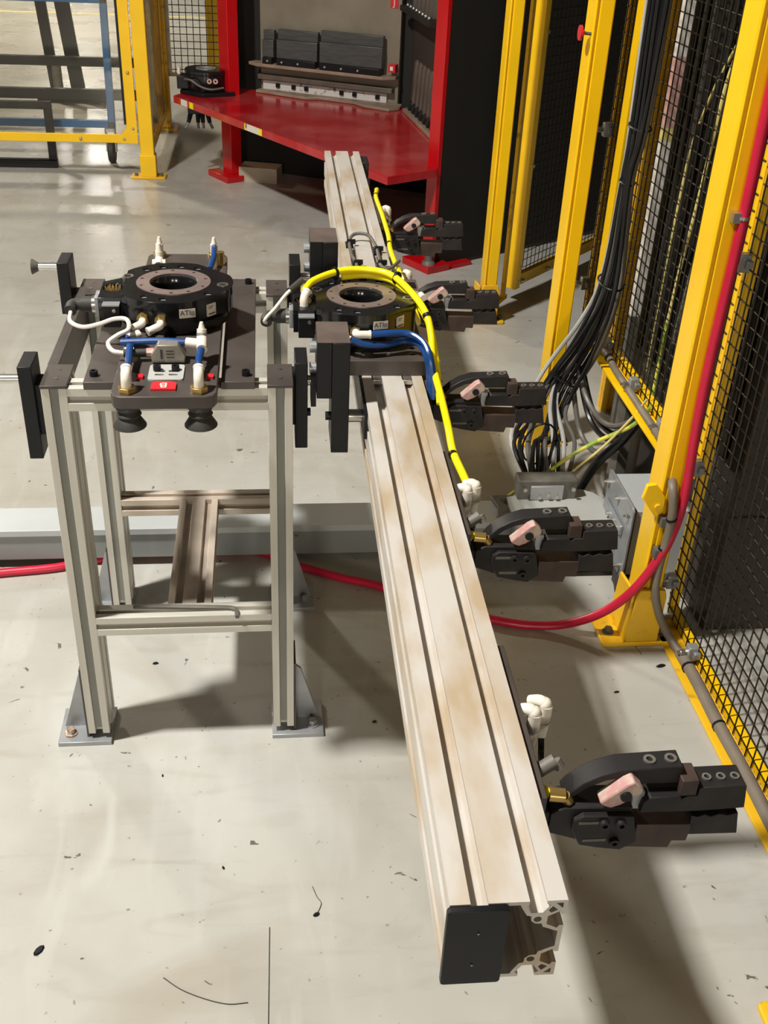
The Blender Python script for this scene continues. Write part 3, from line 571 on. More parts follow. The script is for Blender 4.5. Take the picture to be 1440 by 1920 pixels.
# ================================================================== floor duct, elbow box, right duct
du = thing('cable_duct', 'long light grey metal cable duct lying across the floor behind the stand', 'duct', (-0.3, 0.73, 0))
obj('duct_body', MB().box(-1.6, 1.07, 0.678, 0.785, 0.028, 0.112), 'ductshade', du, bevel=0.001)
obj('duct_lid', MB().box(-1.6, 1.07, 0.672, 0.790, 0.104, 0.123), 'duct', du, bevel=0.0015)
for x in (-0.9, -0.35, 0.17, 0.47):
    obj('lid_screw', MB().cyl((x, 0.672, 0.10), (x, 0.662, 0.10), 0.005, 8), 'steel', du)
for x in (-1.3, -0.6, 0.1, 0.62): obj('duct_foot', MB().box(x-0.02, x+0.02, 0.76, 0.783, 0, 0.028), 'cabinet', du)
cp = obj('coupling', MB().prism([(1.03, 0.655), (1.10, 0.655), (1.085, 0.70), (1.095, 0.74), (1.10, 0.80), (1.03, 0.80), (1.04, 0.74), (1.03, 0.70)], 'z', 0.123, 0.135), 'grimy', du, bevel=0.002)
for y in (0.675, 0.77): obj('coupling_bolt', MB().cyl((1.062, y, 0.135), (1.062, y, 0.146), 0.009, 10), 'grimy', cp)
ju = thing('duct_elbow_box', 'pale grey sheet metal elbow box joining the floor duct to the fence opening', 'box', (1.2, 0.70, 0))
top = [(1.07, 0.575), (1.345, 0.575), (1.345, 0.74), (1.325, 0.775), (1.29, 0.797), (1.13, 0.797), (1.088, 0.765), (1.07, 0.76)]
obj('box_body', MB().prism(top, 'z', 0.02, 0.146), 'duct2', ju, bevel=0.001)
obj('box_lid', MB().prism([(1.21+(x-1.21)*1.012, 0.69+(y-0.69)*1.02) for x, y in top], 'z', 0.146, 0.152), 'duct2', ju, bevel=0.001)
obj('box_foot', MB().box(1.10, 1.32, 0.60, 0.76, 0.0, 0.02), 'cabinet', ju)
# cable entry connector at the back
cn = obj('cable_entry', MB().box(1.095, 1.265, 0.745, 0.80, 0.150, 0.212), 'grimy', ju, bevel=0.004, label='grey cable entry block')
obj('entry_clamp', MB().box(1.13, 1.225, 0.738, 0.746, 0.152, 0.198), 'zinc', cn, bevel=0.003)
for x, z in ((1.112, 0.19), (1.25, 0.19), (1.155, 0.165), (1.18, 0.172), (1.205, 0.165)): obj('entry_screw', MB().cyl((x, 0.738, z), (x, 0.730, z), 0.006, 8), 'steel', cn)
fl = obj('flange_plate', MB().fill([[(0.497, 0.045), (0.715, 0.045), (0.720, 0.262), (0.705, 0.268), (0.508, 0.268), (0.497, 0.258)]], 'x', 1.340, 1.346), 'zinc', ju, bevel=0.001, label='upright zinc flange plate')
obj('flange_gasket', MB().box(1.346, 1.350, 0.500, 0.715, 0.045, 0.262), 'black', fl)
obj('flange_strip', MB().box(1.330, 1.340, 0.545, 0.70, 0.155, 0.185), 'zinc', fl, bevel=0.003)
for y in (0.52, 0.61, 0.70):
    for z in (0.075, 0.235): obj('flange_bolt', MB().cyl((1.340, y, z), (1.330, y, z), 0.007, 8).cyl((1.330, y, z), (1.322, y, z), 0.0035, 8), 'steel', fl)
for y in (0.57, 0.605, 0.64): obj('strip_bolt', MB().cyl((1.330, y, 0.17), (1.320, y, 0.17), 0.0065, 8), 'steel', fl)
obj('flange_support', MB().prism([(1.315, 0.46), (1.40, 0.46), (1.40, 0.60), (1.345, 0.60)], 'z', 0.03, 0.045).box(1.34, 1.40, 0.50, 0.56, 0.0, 0.03), 'cabinet', ju)
rd = thing('duct_riser', 'square grey duct running from the flange plate through the fence', 'duct', (1.43, 0.6, 0))
obj('duct_body', MB().box(1.350, 1.513, 0.505, 0.705, 0.055, 0.255), 'duct', rd, bevel=0.001)
obj('duct_leg', MB().box(1.43, 1.47, 0.52, 0.69, 0.0, 0.055), 'cabinet', rd)

# ================================================================== red hose
hp = [(-0.62, 0.585, 0.012), (-0.45, 0.618, 0.012), (-0.319, 0.641, 0.012), (-0.180, 0.660, 0.012), (-0.09, 0.690, 0.012), (0.05, 0.725, 0.012), (0.30, 0.730, 0.012), (0.41, 0.695, 0.012), (0.483, 0.640, 0.012), (0.59, 0.582, 0.012), (0.695, 0.536, 0.012), (0.873, 0.425, 0.012), (0.991, 0.371, 0.012), (1.073, 0.350, 0.012), (1.150, 0.330, 0.030), (1.225, 0.300, 0.085), (1.285, 0.280, 0.165), (1.330, 0.268, 0.27), (1.350, 0.262, 0.36), (1.357, 0.262, 0.46), (1.352, 0.268, 0.62), (1.350, 0.27, 0.80), (1.354, 0.27, 1.1), (1.352, 0.27, 1.4), (1.352, 0.27, 1.9)]
tag(obj('air_hose', MB().tube(hp, 0.0115, 14), 'redhose'), 'red air hose running along the floor and up the near yellow fence post', 'hose')

# ================================================================== yellow safety fence on the right
FX = 1.308
def fence_post(y, label, h=2.1):
    t = thing('fence_post', label, 'fence post', (FX+0.027, y+0.04, 0), group='posts of the right hand fence')
    x0, x1 = FX, FX+0.056
    g = 0.006
    prof = [(x0+0.004, y), (x0+0.007, y), (x0+0.009, y+g), (x0+0.014, y+g), (x0+0.016, y), (x1-0.004, y), (x1, y+0.004), (x1, y+0.08), (x0, y+0.08), (x0, y+0.004)]
    obj('post_tube', MB().prism(prof, 'z', 0.012, h), 'yellow', t, bevel=0.0012)
    b = MB().prism([(x0-0.024, 0.012), (x1+0.010, 0.012), (x1+0.010, 0.15), (x1+0.004, 0.172), (x0-0.004, 0.172), (x0-0.012, 0.15)], 'y', y-0.014, y-0.002)
    b.prism([(y-0.014, 0.012), (y+0.11, 0.012), (y+0.09, 0.16), (y-0.014, 0.172)], 'x', x0-0.024, x0-0.016)
    obj('base_bracket', b, 'yellowworn', t, bevel=0.003)
    fp = obj('foot_plate', MB().prism(rrect(x0-0.078, x1+0.045, y-0.018, y+0.105, 0.012), 'z', 0, 0.012), 'yellowworn', t, bevel=0.003)
    for xx, yy in ((x0-0.050, y+0.03), (x1+0.030, y+0.02)):
        obj('anchor_bolt', MB().cyl((xx, yy, 0.012), (xx, yy, 0.016), 0.015, 16).cyl((xx, yy, 0.016), (xx, yy, 0.027), 0.010, 6), 'grimy', fp)
    return t
pD = fence_post(0.285, 'yellow fence post with the red hose, nearest one standing fully in view')
pE = fence_post(-0.82, 'yellow fence post foot at the bottom right corner of the picture')
pC = fence_post(1.352, 'yellow fence post with a red knob, behind the cable bundle')
pA = fence_post(2.45, 'yellow fence post next to the black rack side, where the gate hangs')
kn = obj('knob_stem', MB().cyl((FX-0.030, 1.36, 1.288), (FX, 1.36, 1.286), 0.0045, 10), 'grimy', pC)
obj('red_knob', MB().cyl((FX-0.034, 1.36, 1.288), (FX-0.028, 1.36, 1.288), 0.020, 20).cyl((FX-0.028, 1.36, 1.288), (FX-0.018, 1.36, 1.288), 0.012, 14, 0.005), 'redlabel', pC, label='red knob')
for z in (0.075, 0.14): obj('post_screw', MB().cyl((FX+0.045, 2.4345, z), (FX+0.045, 2.4325, z), 0.005, 8), 'black', pA)
obj('latch_lug', MB().prism([(1.262, 0.437), (1.302, 0.385), (1.318, 0.40), (1.318, 0.44), (1.290, 0.475), (1.268, 0.472)], 'y', 0.272, 0.284), 'yellow', pD, bevel=0.002)
obj('lug_screw', MB().cyl((1.302, 0.272, 0.415), (1.302, 0.266, 0.415), 0.008, 12), 'yellowworn', pD)

def wires(P, Q, z0, z1, pitch, r, nrm):   # wire mesh between plan points P and Q
    mb = MB(); P = Vector((P[0], P[1], 0)); Q = Vector((Q[0], Q[1], 0)); L_ = (Q-P).length; d = (Q-P)/L_; n = Vector((nrm[0], nrm[1], 0)).normalized()
    k = int(L_/pitch)
    for i in range(k+1):
        p = P + d*(L_*(i+0.5)/(k+1)); mb.cyl(p+Vector((0, 0, z0)), p+Vector((0, 0, z1)), r, 7)
    k = int((z1-z0)/pitch)
    for i in range(k+1):
        z = z0 + (z1-z0)*(i+0.5)/(k+1); o = -n*r*1.6
        mb.cyl(P+o+Vector((0, 0, z)), Q+o+Vector((0, 0, z)), r, 8)
    return mb
def panel(name, y0, y1, z0, z1, label, clips=()):
    t = thing(name, label, 'fence panel', (1.41, (y0+y1)/2, z0))
    xa, xb = 1.444, 1.466
    for ya in (y0, y1-0.022): obj('stile', MB().box(xa, xb, ya, ya+0.022, z0, z1), 'yellow', t, bevel=0.002)
    for za in (z0, z1-0.026): obj('rail', MB().box(xa, xb, y0+0.022, y1-0.022, za, za+0.026), 'yellow', t, bevel=0.002)
    obj('wire_mesh', wires((1.440, y0+0.004), (1.440, y1-0.004), z0+0.004, z1, 0.0355, 0.0019, (-1, 0)), 'wire', t, smooth=60, kind='stuff')
    for y, z in clips:
        c = obj('panel_clip', MB().box(1.416, 1.442, y-0.012, y+0.012, z-0.020, z+0.020).box(1.428, 1.444, y-0.022, y+0.022, z-0.009, z+0.009), 'zinc', t, bevel=0.002)
        obj('clip_bolt', MB().cyl((1.416, y, z), (1.400, y, z), 0.0078, 8).cyl((1.400, y, z), (1.392, y, z), 0.0045, 8), 'steel', c)
    return t
pn1 = panel('fence_section', -0.755, 0.405, 0.012, 2.1, 'black wire mesh panel reaching the floor, right of the near fence post', ((0.385, 0.965), (0.385, 0.455), (0.385, 0.12), (0.186, 0.045)))
pn2 = panel('fence_section', 0.41, 1.50, 0.415, 2.1, 'raised black wire mesh panel behind the cable bundle', ((1.47, 1.01), (1.47, 0.53), (1.17, 0.445), (0.89, 0.440), (0.635, 0.438)))
obj('sill_flange', MB().box(1.392, 1.444, 0.41, 1.22, 0.407, 0.415), 'yellow', pn2, bevel=0.001)
obj('sill_flange', MB().box(1.386, 1.444, -0.755, 0.36, 0.004, 0.012), 'yellowworn', pn1, bevel=0.001)
obj('cable_strip', MB().box(1.408, 1.416, 1.245, 1.30, 0.415, 2.1), 'yellow', pn2, bevel=0.001)
# grey sleeve cables strapped to the sills
sl = thing('sleeve_cable', 'brown grey cable arching along the raised panel sill and down the near post', 'cable', (1.36, 0.7, 0.4))
obj('cable_run', MB().tube([(1.30, 1.26, 0.25), (1.34, 1.235, 0.345), (1.390, 1.20, 0.430), (1.416, 1.12, 0.436), (1.414, 1.02, 0.430), (1.414, 0.88, 0.428), (1.412, 0.72, 0.428), (1.406, 0.57, 0.430), (1.385, 0.46, 0.43), (1.345, 0.34, 0.47), (1.326, 0.268, 0.47), (1.332, 0.255, 0.42), (1.338, 0.262, 0.34), (1.335, 0.268, 0.25), (1.340, 0.268, 0.17), (1.362, 0.262, 0.10), (1.392, 0.250, 0.045), (1.408, 0.21, 0.028)], 0.0105, 12), 'sleeve', sl)
for p, d in (((1.416, 1.09, 0.434), (0, 1, 0)), ((1.398, 0.52, 0.43), (0.4, 1, 0)), ((1.335, 0.256, 0.39), (0.3, 0, -1)), ((1.336, 0.268, 0.30), (0, 0, 1))): obj('cable_tie', tie(p, d, 0.0125), 'black', sl)
for z in (0.375, 0.285): obj('tie_mount', MB().box(1.316, 1.332, 0.262, 0.284, z-0.012, z+0.012), 'grimy', sl)
s2 = thing('sleeve_cable', 'brown grey cable strapped along the floor level sill of the near mesh panel', 'cable', (1.366, -0.25, 0.012))
obj('cable_run', MB().tube([(1.410, 0.205, 0.0275), (1.413, 0.10, 0.0275), (1.411, -0.05, 0.0275), (1.414, -0.2, 0.0275), (1.412, -0.4, 0.0275), (1.413, -0.75, 0.0275)], 0.0150, 12), 'sleeve', s2)
for y in (0.15, -0.055): obj('cable_tie', tie((1.411, y, 0.0275), (0, 1, 0), 0.0168), 'black', s2)
hc = obj('hose_clip', MB().box(1.330, 1.346, 0.262, 0.284, 1.085, 1.105).cyl((1.353, 0.2695, 1.092), (1.353, 0.2695, 1.098), 0.0135, 14), 'steel', pD)

# gate standing open behind the second opening
gd = Vector((0.68, 0.733, 0)).normalized(); gp = Vector((1.478, 2.70, 0))
ga = thing('mesh_gate', 'yellow framed black mesh gate swung open beside the black rack', 'gate', (gp.x, gp.y, 0.05))
def gbox(a, b, h, z0, z1): c = gp + gd*(a+b)/2; return MB().obox((c.x, c.y), gd.x, gd.y, (b-a)/2, h, z0, z1)
obj('stile', gbox(0, 0.04, 0.030, 0.065, 2.1), 'yellow', ga, bevel=0.002)
obj('stile', gbox(1.00, 1.04, 0.022, 0.065, 2.1), 'yellow', ga, bevel=0.002)
obj('rail', gbox(0.04, 1.00, 0.014, 0.068, 0.118), 'yellow', ga, bevel=0.002)
obj('rail', gbox(0.04, 1.00, 0.014, 2.05, 2.1), 'yellow', ga, bevel=0.002)
q0 = gp + gd*0.045; q1 = gp + gd*0.995
obj('wire_mesh', wires((q0.x, q0.y), (q1.x, q1.y), 0.118, 2.05, 0.0355, 0.0018, (gd.y, -gd.x)), 'wire', ga, smooth=60, kind='stuff')
nn = Vector((gd.y, -gd.x, 0))
for a, z in ((0.02, 0.095), (0.07, 0.092), (0.30, 0.092), (0.032, 0.60), (0.032, 1.12), (0.03, 0.16)):
    p = gp + gd*a + nn*0.030 + Vector((0, 0, z)); p2 = p + nn*0.008
    obj('gate_screw', MB().cyl(p - nn*0.015, p2, 0.0075, 10), 'steel', ga)
obj('hinge_bar', MB().obox((1.420, 2.60), 0.5, 0.8, 0.05, 0.012, 0.045, 0.062), 'yellowworn', ga)
obj('hinge_cover', MB().obox((1.428, 2.60), 0.5, 0.8, 0.016, 0.006, 0.065, 2.08), 'yellowworn', ga)

# ================================================================== cable bundle on the fence
cb = thing('cable_bundle', 'thick bundle of black and grey cables hanging down the fence into the entry block', 'cables', (1.3, 1.0, 0.2))
spine = [(1.372, 1.02, 2.0), (1.375, 1.03, 1.45), (1.375, 1.03, 1.11), (1.375, 1.06, 0.96), (1.372, 1.055, 0.68), (1.350, 1.10, 0.50), (1.295, 1.14, 0.34), (1.235, 1.05, 0.27), (1.19, 0.92, 0.235), (1.175, 0.80, 0.195)]
spread = [1.0, 1.0, 0.8, 0.55, 1.0, 0.9, 1.1, 1.3, 1.5, 1.25]
kinds = ['darkcable', 'greycable', 'darkcable', 'palecable', 'darkcable', 'darkcable', 'greycable', 'darkcable', 'palecable', 'darkcable', 'greycable', 'darkcable', 'darkcable', 'greycable', 'palecable', 'darkcable']
for i in range(16):
    a = i*2.39996; rr = 0.0088*math.sqrt(i+0.4); pts = []
    for j, (p, s_) in enumerate(zip(spine, spread)):
        aa = a + 0.35*math.sin(j*0.9+i); ox, oy = rr*math.cos(aa)*s_, rr*math.sin(aa)*s_*1.5
        if j < 5: pts.append((p[0]+ox*0.75, p[1]+oy*1.3, p[2]))
        elif j < 8: pts.append((p[0]+ox*1.4, p[1]+oy, p[2]+oy*0.9))
        else: pts.append((p[0]+ox*(1.9 if j == 9 else 2.2), p[1]+oy*0.35, p[2]+(abs(oy)*0.3 if j == 8 else 0)))
    obj('cable', MB().tube(pts, 0.0062 if kinds[i] != 'palecable' else 0.0068, 8, 5), kinds[i], cb)
for j, (p, s_) in enumerate(zip(spine, spread)):
    if j in (2, 3, 4, 6, 8):
        d = Vector(spine[j+1])-Vector(spine[j-1]); w = 0.042*s_
        a0 = d.normalized().cross(Vector((0, 1, 0))).normalized() if abs(d.normalized().y) < 0.9 else Vector((1, 0, 0)); b0 = d.normalized().cross(a0)
        ring_ = [Vector(p) + a0*w*0.80*math.cos(t*math.pi/8) + b0*w*1.35*math.sin(t*math.pi/8) for t in range(17)]
        obj('cable_tie', MB().tube(ring_, 0.0032, 6, smooth=False), 'black', cb)
lp = thing('cable_loops', 'dark cable loops hanging under the raised panel beside the bundle', 'cables', (1.38, 0.95, 0.3))
for i, (dz, dx) in enumerate(((0.0, 0.0), (-0.05, 0.01), (-0.10, -0.01), (-0.03, 0.02))):
    obj('cable', MB().tube([(1.33+dx, 1.13, 0.40+dz*0.3), (1.36+dx, 1.06, 0.31+dz), (1.385+dx, 0.96, 0.285+dz), (1.41+dx, 0.87, 0.32+dz*0.8), (1.44, 0.80, 0.40)], 0.0085, 8), 'darkcable' if i % 2 else 'greycable', lp)
obj('cable', MB().tube([(1.44, 0.80, 0.40), (1.40, 0.82, 0.30), (1.35, 0.86, 0.20), (1.32, 0.88, 0.10), (1.31, 0.90, 0.02)], 0.014, 10), 'darkcable', lp)
tag(obj('ground_wire', MB().tube([(1.43, 0.74, 0.44), (1.40, 0.77, 0.37), (1.32, 0.83, 0.285), (1.235, 0.83, 0.225), (1.175, 0.80, 0.19)], 0.0060, 8), 'groundwire'), 'thick green and yellow ground wire running up from the cable entry block', 'wire')
tag(obj('ground_wire', MB().tube([(1.42, 0.75, 0.46), (1.40, 0.77, 0.40), (1.34, 0.80, 0.29), (1.28, 0.81, 0.22), (1.235, 0.79, 0.19)], 0.0036, 8), 'yellowwire'), 'thin pale yellow wire beside the thick ground wire', 'wire')
tag(obj('ground_wire', MB().tube([(0.80, 0.90, 0.006), (0.93, 0.90, 0.006), (1.03, 0.86, 0.03), (1.08, 0.82, 0.11), (1.11, 0.79, 0.165)], 0.0052, 8), 'groundwire'), 'ground wire reaching the entry block from the floor behind the beam', 'wire')

# ================================================================== dark cabinet and cables behind the mesh
ca = thing('machine_cabinet', 'tall dark machine cabinet standing behind the mesh fence', 'cabinet', (2.2, 0.7, 0))
obj('cabinet_body', MB().box(1.515, 3.2, 0.325, 1.15, 0.0, 2.3), 'cabinet', ca, bevel=0.003)
obj('cabinet_seam', MB().box(1.515, 3.2, 0.3225, 0.325, 0.345, 0.350), 'black', ca)
for i in range(13): obj('rib', MB().box(1.503, 1.515, 0.35+i*0.062, 0.385+i*0.062, 0.46, 2.25), 'blackpanel', ca, bevel=0.003)
tag(obj('support_leg', MB().box(1.446, 1.478, 0.955, 1.025, 0.0, 0.395), 'grimy'), 'grey steel leg under the raised mesh panel', 'leg')
hw = thing('hanging_wires', 'yellow and green wires hanging behind the raised mesh panel', 'wires', (1.46, 0.9, 0.5))
obj('wire', MB().tube([(1.482, 0.62, 1.62), (1.482, 0.70, 1.44), (1.482, 0.78, 1.28), (1.482, 0.80, 1.12), (1.482, 0.82, 0.95), (1.482, 0.845, 0.80), (1.482, 0.86, 0.64)], 0.0052, 8), 'yellowwire', hw)
obj('wire', MB().tube([(1.487, 0.60, 1.62), (1.487, 0.74, 1.40), (1.487, 0.86, 1.24), (1.487, 0.93, 1.10), (1.487, 0.95, 0.95), (1.487, 0.96, 0.70), (1.482, 0.95, 0.45)], 0.0042, 8), 'yellowwire', hw)
obj('wire', MB().tube([(1.482, 0.862, 0.64), (1.482, 0.87, 0.56), (1.479, 0.86, 0.47), (1.474, 0.845, 0.40)], 0.0062, 8), 'groundwire', hw)
for i in range(9):
    y = 0.44 + i*0.058
    obj('wire', MB().tube([(1.489+0.008*math.sin(i*2.1), y+0.02*math.sin(i), 2.0), (1.489, y+0.03*math.sin(i*1.7), 1.5), (1.491, y-0.02*math.sin(i*2.3), 1.0), (1.487, y+0.02, 0.6)], 0.006+0.002*(i % 3), 6, 4), 'darkcable' if i % 3 else 'greycable', hw)
tag(obj('fence_post', MB().prism(tslot(0.05, 0.05, 1, 1, 0.01, 0.005), 'z', 0, 2.3).xf(Matrix.Translation((1.60, 1.60, 0))), 'yellowworn'), 'dim yellow post standing behind the raised mesh panel', 'post')
pp = thing('striped_post', 'pale pink and white post behind the raised mesh panel', 'post', (1.62, 1.47, 0))
for i, (z0, z1, m_) in enumerate(((0, 0.42, 'grimy'), (0.42, 0.98, 'whitepost'), (0.98, 1.02, 'yellowwire'), (1.02, 1.22, 'pinkpost'), (1.22, 2.2, 'whitepost'))):
    obj('post_section', MB().box(1.60, 1.632, 1.46, 1.49, z0, z1), m_, pp)
obj('blue_tube', MB().cyl((1.645, 1.46, 0.98), (1.645, 1.46, 1.16), 0.006, 10), 'bluepaint', pp)

# ================================================================== red tool rack
A0 = Vector((-0.109, 4.667, 0)); UU = Vector((0.524, -0.852, 0)); VV = Vector((0.852, 0.524, 0))
def UV(u, v): p = A0 + UU*u + VV*v; return (p.x, p.y)
rk = thing('tool_rack', 'red steel tool rack with a red table and dark back, beyond the beam', 'rack', (0.7, 4.2, 0))
def ubox(u0, u1, v0, v1, z0, z1): c = UV((u0+u1)/2, (v0+v1)/2); return MB().obox(c, UU.x, UU.y, (u1-u0)/2, (v1-v0)/2, z0, z1)
table = [UV(0, 0), UV(2.0, 0), UV(2.0, 0.285), (1.262, 3.75), (1.215, 4.42), (1.165, 4.515), (0.40, 4.89), (0.06, 5.0)]
obj('table_top', MB().prism(table, 'z', 0.442, 0.48), 'redtop', rk, bevel=0.002)
for nm, u0, u1, v0, v1 in (('post', 0.03, 0.135, 0.285, 0.355), ('post', 1.912, 1.985, 0.30, 0.325)):
    obj('post', ubox(u0, u1, v0, v1, 0.035, 2.4), 'red', rk, bevel=0.003)
    ft = obj('post_foot', ubox(u0-0.075, u1+0.05, v0-0.06, v1+0.05, 0.0, 0.035), 'red', rk, bevel=0.003)
    c = UV(u0-0.03 if u0 < 1 else u1+0.01, v0+0.03 if u0 < 1 else v0-0.025)
    obj('anchor_stud', MB().lathe([(0, 0.115), (0.010, 0.105), (0.018, 0.08), (0.020, 0.02), (0.030, 0.012), (0.034, 0.0), (0, 0)], (c[0], c[1], 0.035), 14), 'grimy', ft)
obj('side_panel', ubox(1.972, 1.984, 0.327, 2.4, 0.02, 2.4), 'blackpanel', rk)
obj('foot_bar', ubox(1.95, 2.03, 0.40, 0.52, 0.0, 0.02), 'red', rk)
# back panel
P0 = Vector((0.388, 4.883, 0)); P1 = Vector((1.153, 4.508, 0)); pd = (P1-P0).normalized(); pnv = Vector((pd.y, -pd.x, 0)); PL = (P1-P0).length
def pbox(s0, s1, d0, d1, z0, z1): c = P0 + pd*(s0+s1)/2 + pnv*(d0+d1)/2; return MB().obox((c.x, c.y), pd.x, pd.y, (s1-s0)/2, abs(d1-d0)/2, z0, z1)
obj('back_panel', pbox(0, PL, -0.03, 0, 0.48, 2.3), 'rackpanel', rk)
obj('rear_wall', pbox(-0.20, PL+0.35, -0.10, -0.06, 0.0, 2.4), 'blackpanel', rk)
obj('white_strip', pbox(0.02, PL-0.06, 0.0, 0.02, 0.495, 0.545), 'whitestrip', rk, bevel=0.002)
obj('strip_rail', pbox(0.0, PL-0.02, 0.0, 0.05, 0.552, 0.58), 'dieold', rk, bevel=0.003)
for s in (0.12, 0.22, 0.30, 0.52, 0.60, 0.74): obj('strip_clamp', pbox(s-0.012, s+0.012, 0.02, 0.032, 0.512, 0.535), 'black', rk)
obj('tool_shelf', MB().prism([tuple((P0+pd*s+pnv*d).xy) for s, d in ((-0.03, 0), (-0.05, 0.06), (0.02, 0.10), (PL-0.06, 0.10), (PL, 0.05), (PL, 0))], 'z', 0.628, 0.645), 'shelf', rk, bevel=0.002)
obj('back_ledge', MB().prism([tuple((P0+pd*s+pnv*d).xy) for s, d in ((0.0, 0.02), (0.0, 0.075), (0.10, 0.085), (0.26, 0.11), (0.34, 0.12), (0.40, 0.075), (0.62, 0.085), (0.70, 0.14), (0.86, 0.17), (0.90, 0.10), (PL+0.03, 0.0))], 'z', 0.481, 0.497), 'shelf', rk, bevel=0.003)
obj('side_ledge', MB().prism([(1.165, 4.36), (1.205, 4.40), (1.262, 3.72), (1.225, 3.72)], 'z', 0.481, 0.50), 'shelf', rk, bevel=0.003)
obj('side_rack_panel', MB().obox((1.262, 4.10), 0.10, -0.995, 0.36, 0.012, 0.48, 2.3), 'cabinet', rk)
obj('upper_rail', MB().obox((1.205, 4.12), 0.10, -0.995, 0.34, 0.035, 0.985, 1.01), 'blackpanel', rk)
lj = obj('letter_plate', pbox(PL-0.065, PL-0.02, 0, 0.003, 0.985, 1.035), 'redlabel', rk, label='small red plate with the letter J')
mj = Matrix((pd, Vector((0, 0, 1)), pnv)).transposed().to_4x4(); mj.translation = P0 + pd*(PL-0.0425) + pnv*0.0036 + Vector((0, 0, 1.01))
obj('lettering', text_mb('J', 0.045, mj, 0.0004), 'label', lj)
lk = obj('red_tag', pbox(PL-0.045, PL-0.005, 0.0, 0.05, 0.665, 0.705), 'redlabel', rk)
obj('tag_mark', pbox(PL-0.035, PL-0.018, 0.05, 0.0515, 0.675, 0.695), 'whitepost', lk)
for i in range(8): obj('rail_ball', MB().sphere((1.168+0.006*i, 4.36-0.075*i, 1.02), 0.011, 10, 6), 'steel', rk)
for i, (u, w) in enumerate(((0.78, 0.17), (0.09, 0.07))):
    b = obj('warning_label', ubox(u, u+w, -0.0015, 0.0, 0.445, 0.478), 'label', rk)
    obj('label_stripe', ubox(u+(w-0.03 if i == 0 else 0.10), u+(w if i == 0 else 0.14), -0.0022, -0.0004, 0.445, 0.478), 'yellowhose', b)
    if i == 0: obj('label_stripe', ubox(u, u+0.014, -0.0022, -0.0004, 0.445, 0.478), 'yellowhose', b); obj('label_stripe', ubox(u+0.014, u+0.022, -0.0024, -0.0004, 0.455, 0.478), 'ink', b)
# dies on the shelf
def die(s0, s1, h, label):
    t = thing('press_die', label, 'die', tuple(P0+pd*(s0+s1)/2+pnv*0.05+Vector((0, 0, 0.645))), group='press dies on the rack shelf')
    def slab(sa, sb, da, db, z0, z1): return pbox(sa, sb, da, db, z0, z1)
    obj('die_plate', slab(s0, s1, 0.022, 0.072, 0.680, 0.645+h*0.72), 'die', t, bevel=0.002)
    obj('die_top', slab(s0+0.002, s1-0.002, 0.022, 0.056, 0.645+h*0.72, 0.645+h), 'die', t, bevel=0.002)
    obj('die_foot', slab(s0+0.005, s1-0.005, 0.02, 0.088, 0.645, 0.680), 'black', t, bevel=0.003)
    for k in range(max(1, int((s1-s0)/0.10))): obj('foot_screw', MB().cyl(tuple(P0+pd*(s0+0.04+k*0.1)+pnv*0.086+Vector((0, 0, 0.662))), tuple(P0+pd*(s0+0.04+k*0.1)+pnv*0.093+Vector((0, 0, 0.662))), 0.006, 8), 'steel', t)
die(0.045, 0.115, 0.175, 'narrow dark steel die at the left end of the rack shelf')
die(0.135, 0.385, 0.185, 'medium wide dark steel die in the middle of the rack shelf')
die(0.400, 0.775, 0.200, 'widest dark steel die on the right of the rack shelf')
ORD = ['first', 'second', 'third', 'fourth', 'fifth', 'sixth', 'seventh']
for i in range(7):
    y = 4.32 - i*0.085; x = 1.195 + 0.0085*i*1.0
    t = thing('die_bar', 'thin brown die bar, %s from the back corner in the side row of the rack' % ORD[i], 'die', (x+0.02, y, 0.50), group='die bars in the side row')
    obj('bar_blade', MB().prism([(x+0.045, 0.53), (x+0.012, 0.53), (x+0.022, 0.74), (x+0.034, 0.76), (x+0.050, 0.745)], 'y', y-0.034, y+0.034), 'dieold', t, bevel=0.002)
    obj('bar_foot', MB().prism([(x-0.006, 0.50), (x+0.050, 0.50), (x+0.050, 0.545), (x+0.006, 0.545)], 'y', y-0.030, y+0.030), 'black', t, bevel=0.003)
for i in range(6):
    y = 4.33 - i*0.085; x = 1.20 + 0.009*i
    tag(obj('die_bar', MB().prism([(x-0.01, 1.012), (x+0.02, 1.012), (x+0.035, 1.24), (x+0.01, 1.26)], 'y', y-0.022, y+0.022), 'dieold'), 'grey die bar on the upper side rail of the rack, %s from the back' % ORD[i], 'die', 'die bars on the upper side rail')
tag(obj('storage_crate', MB().obox((0.375, 4.735), 1, -0.25, 0.115, 0.07, 0.0, 0.085), 'cardboard'), 'pale cardboard box on the floor under the red table', 'box')
dr = thing('dark_drum', 'dark round drum standing under the red table behind the beam', 'drum', (0.86, 3.86, 0))
obj('drum_body', MB().lathe([(0, 0), (0.088, 0), (0.09, 0.01), (0.09, 0.12), (0.092, 0.125), (0.09, 0.13), (0.09, 0.25), (0.086, 0.258), (0, 0.258)], (0.86, 3.86, 0), 28), 'alubrown', dr)
obj('drum_lid', MB().lathe([(0, 0.258), (0.092, 0.258), (0.092, 0.27), (0, 0.272)], (0.86, 3.86, 0), 28), 'grimy', dr)

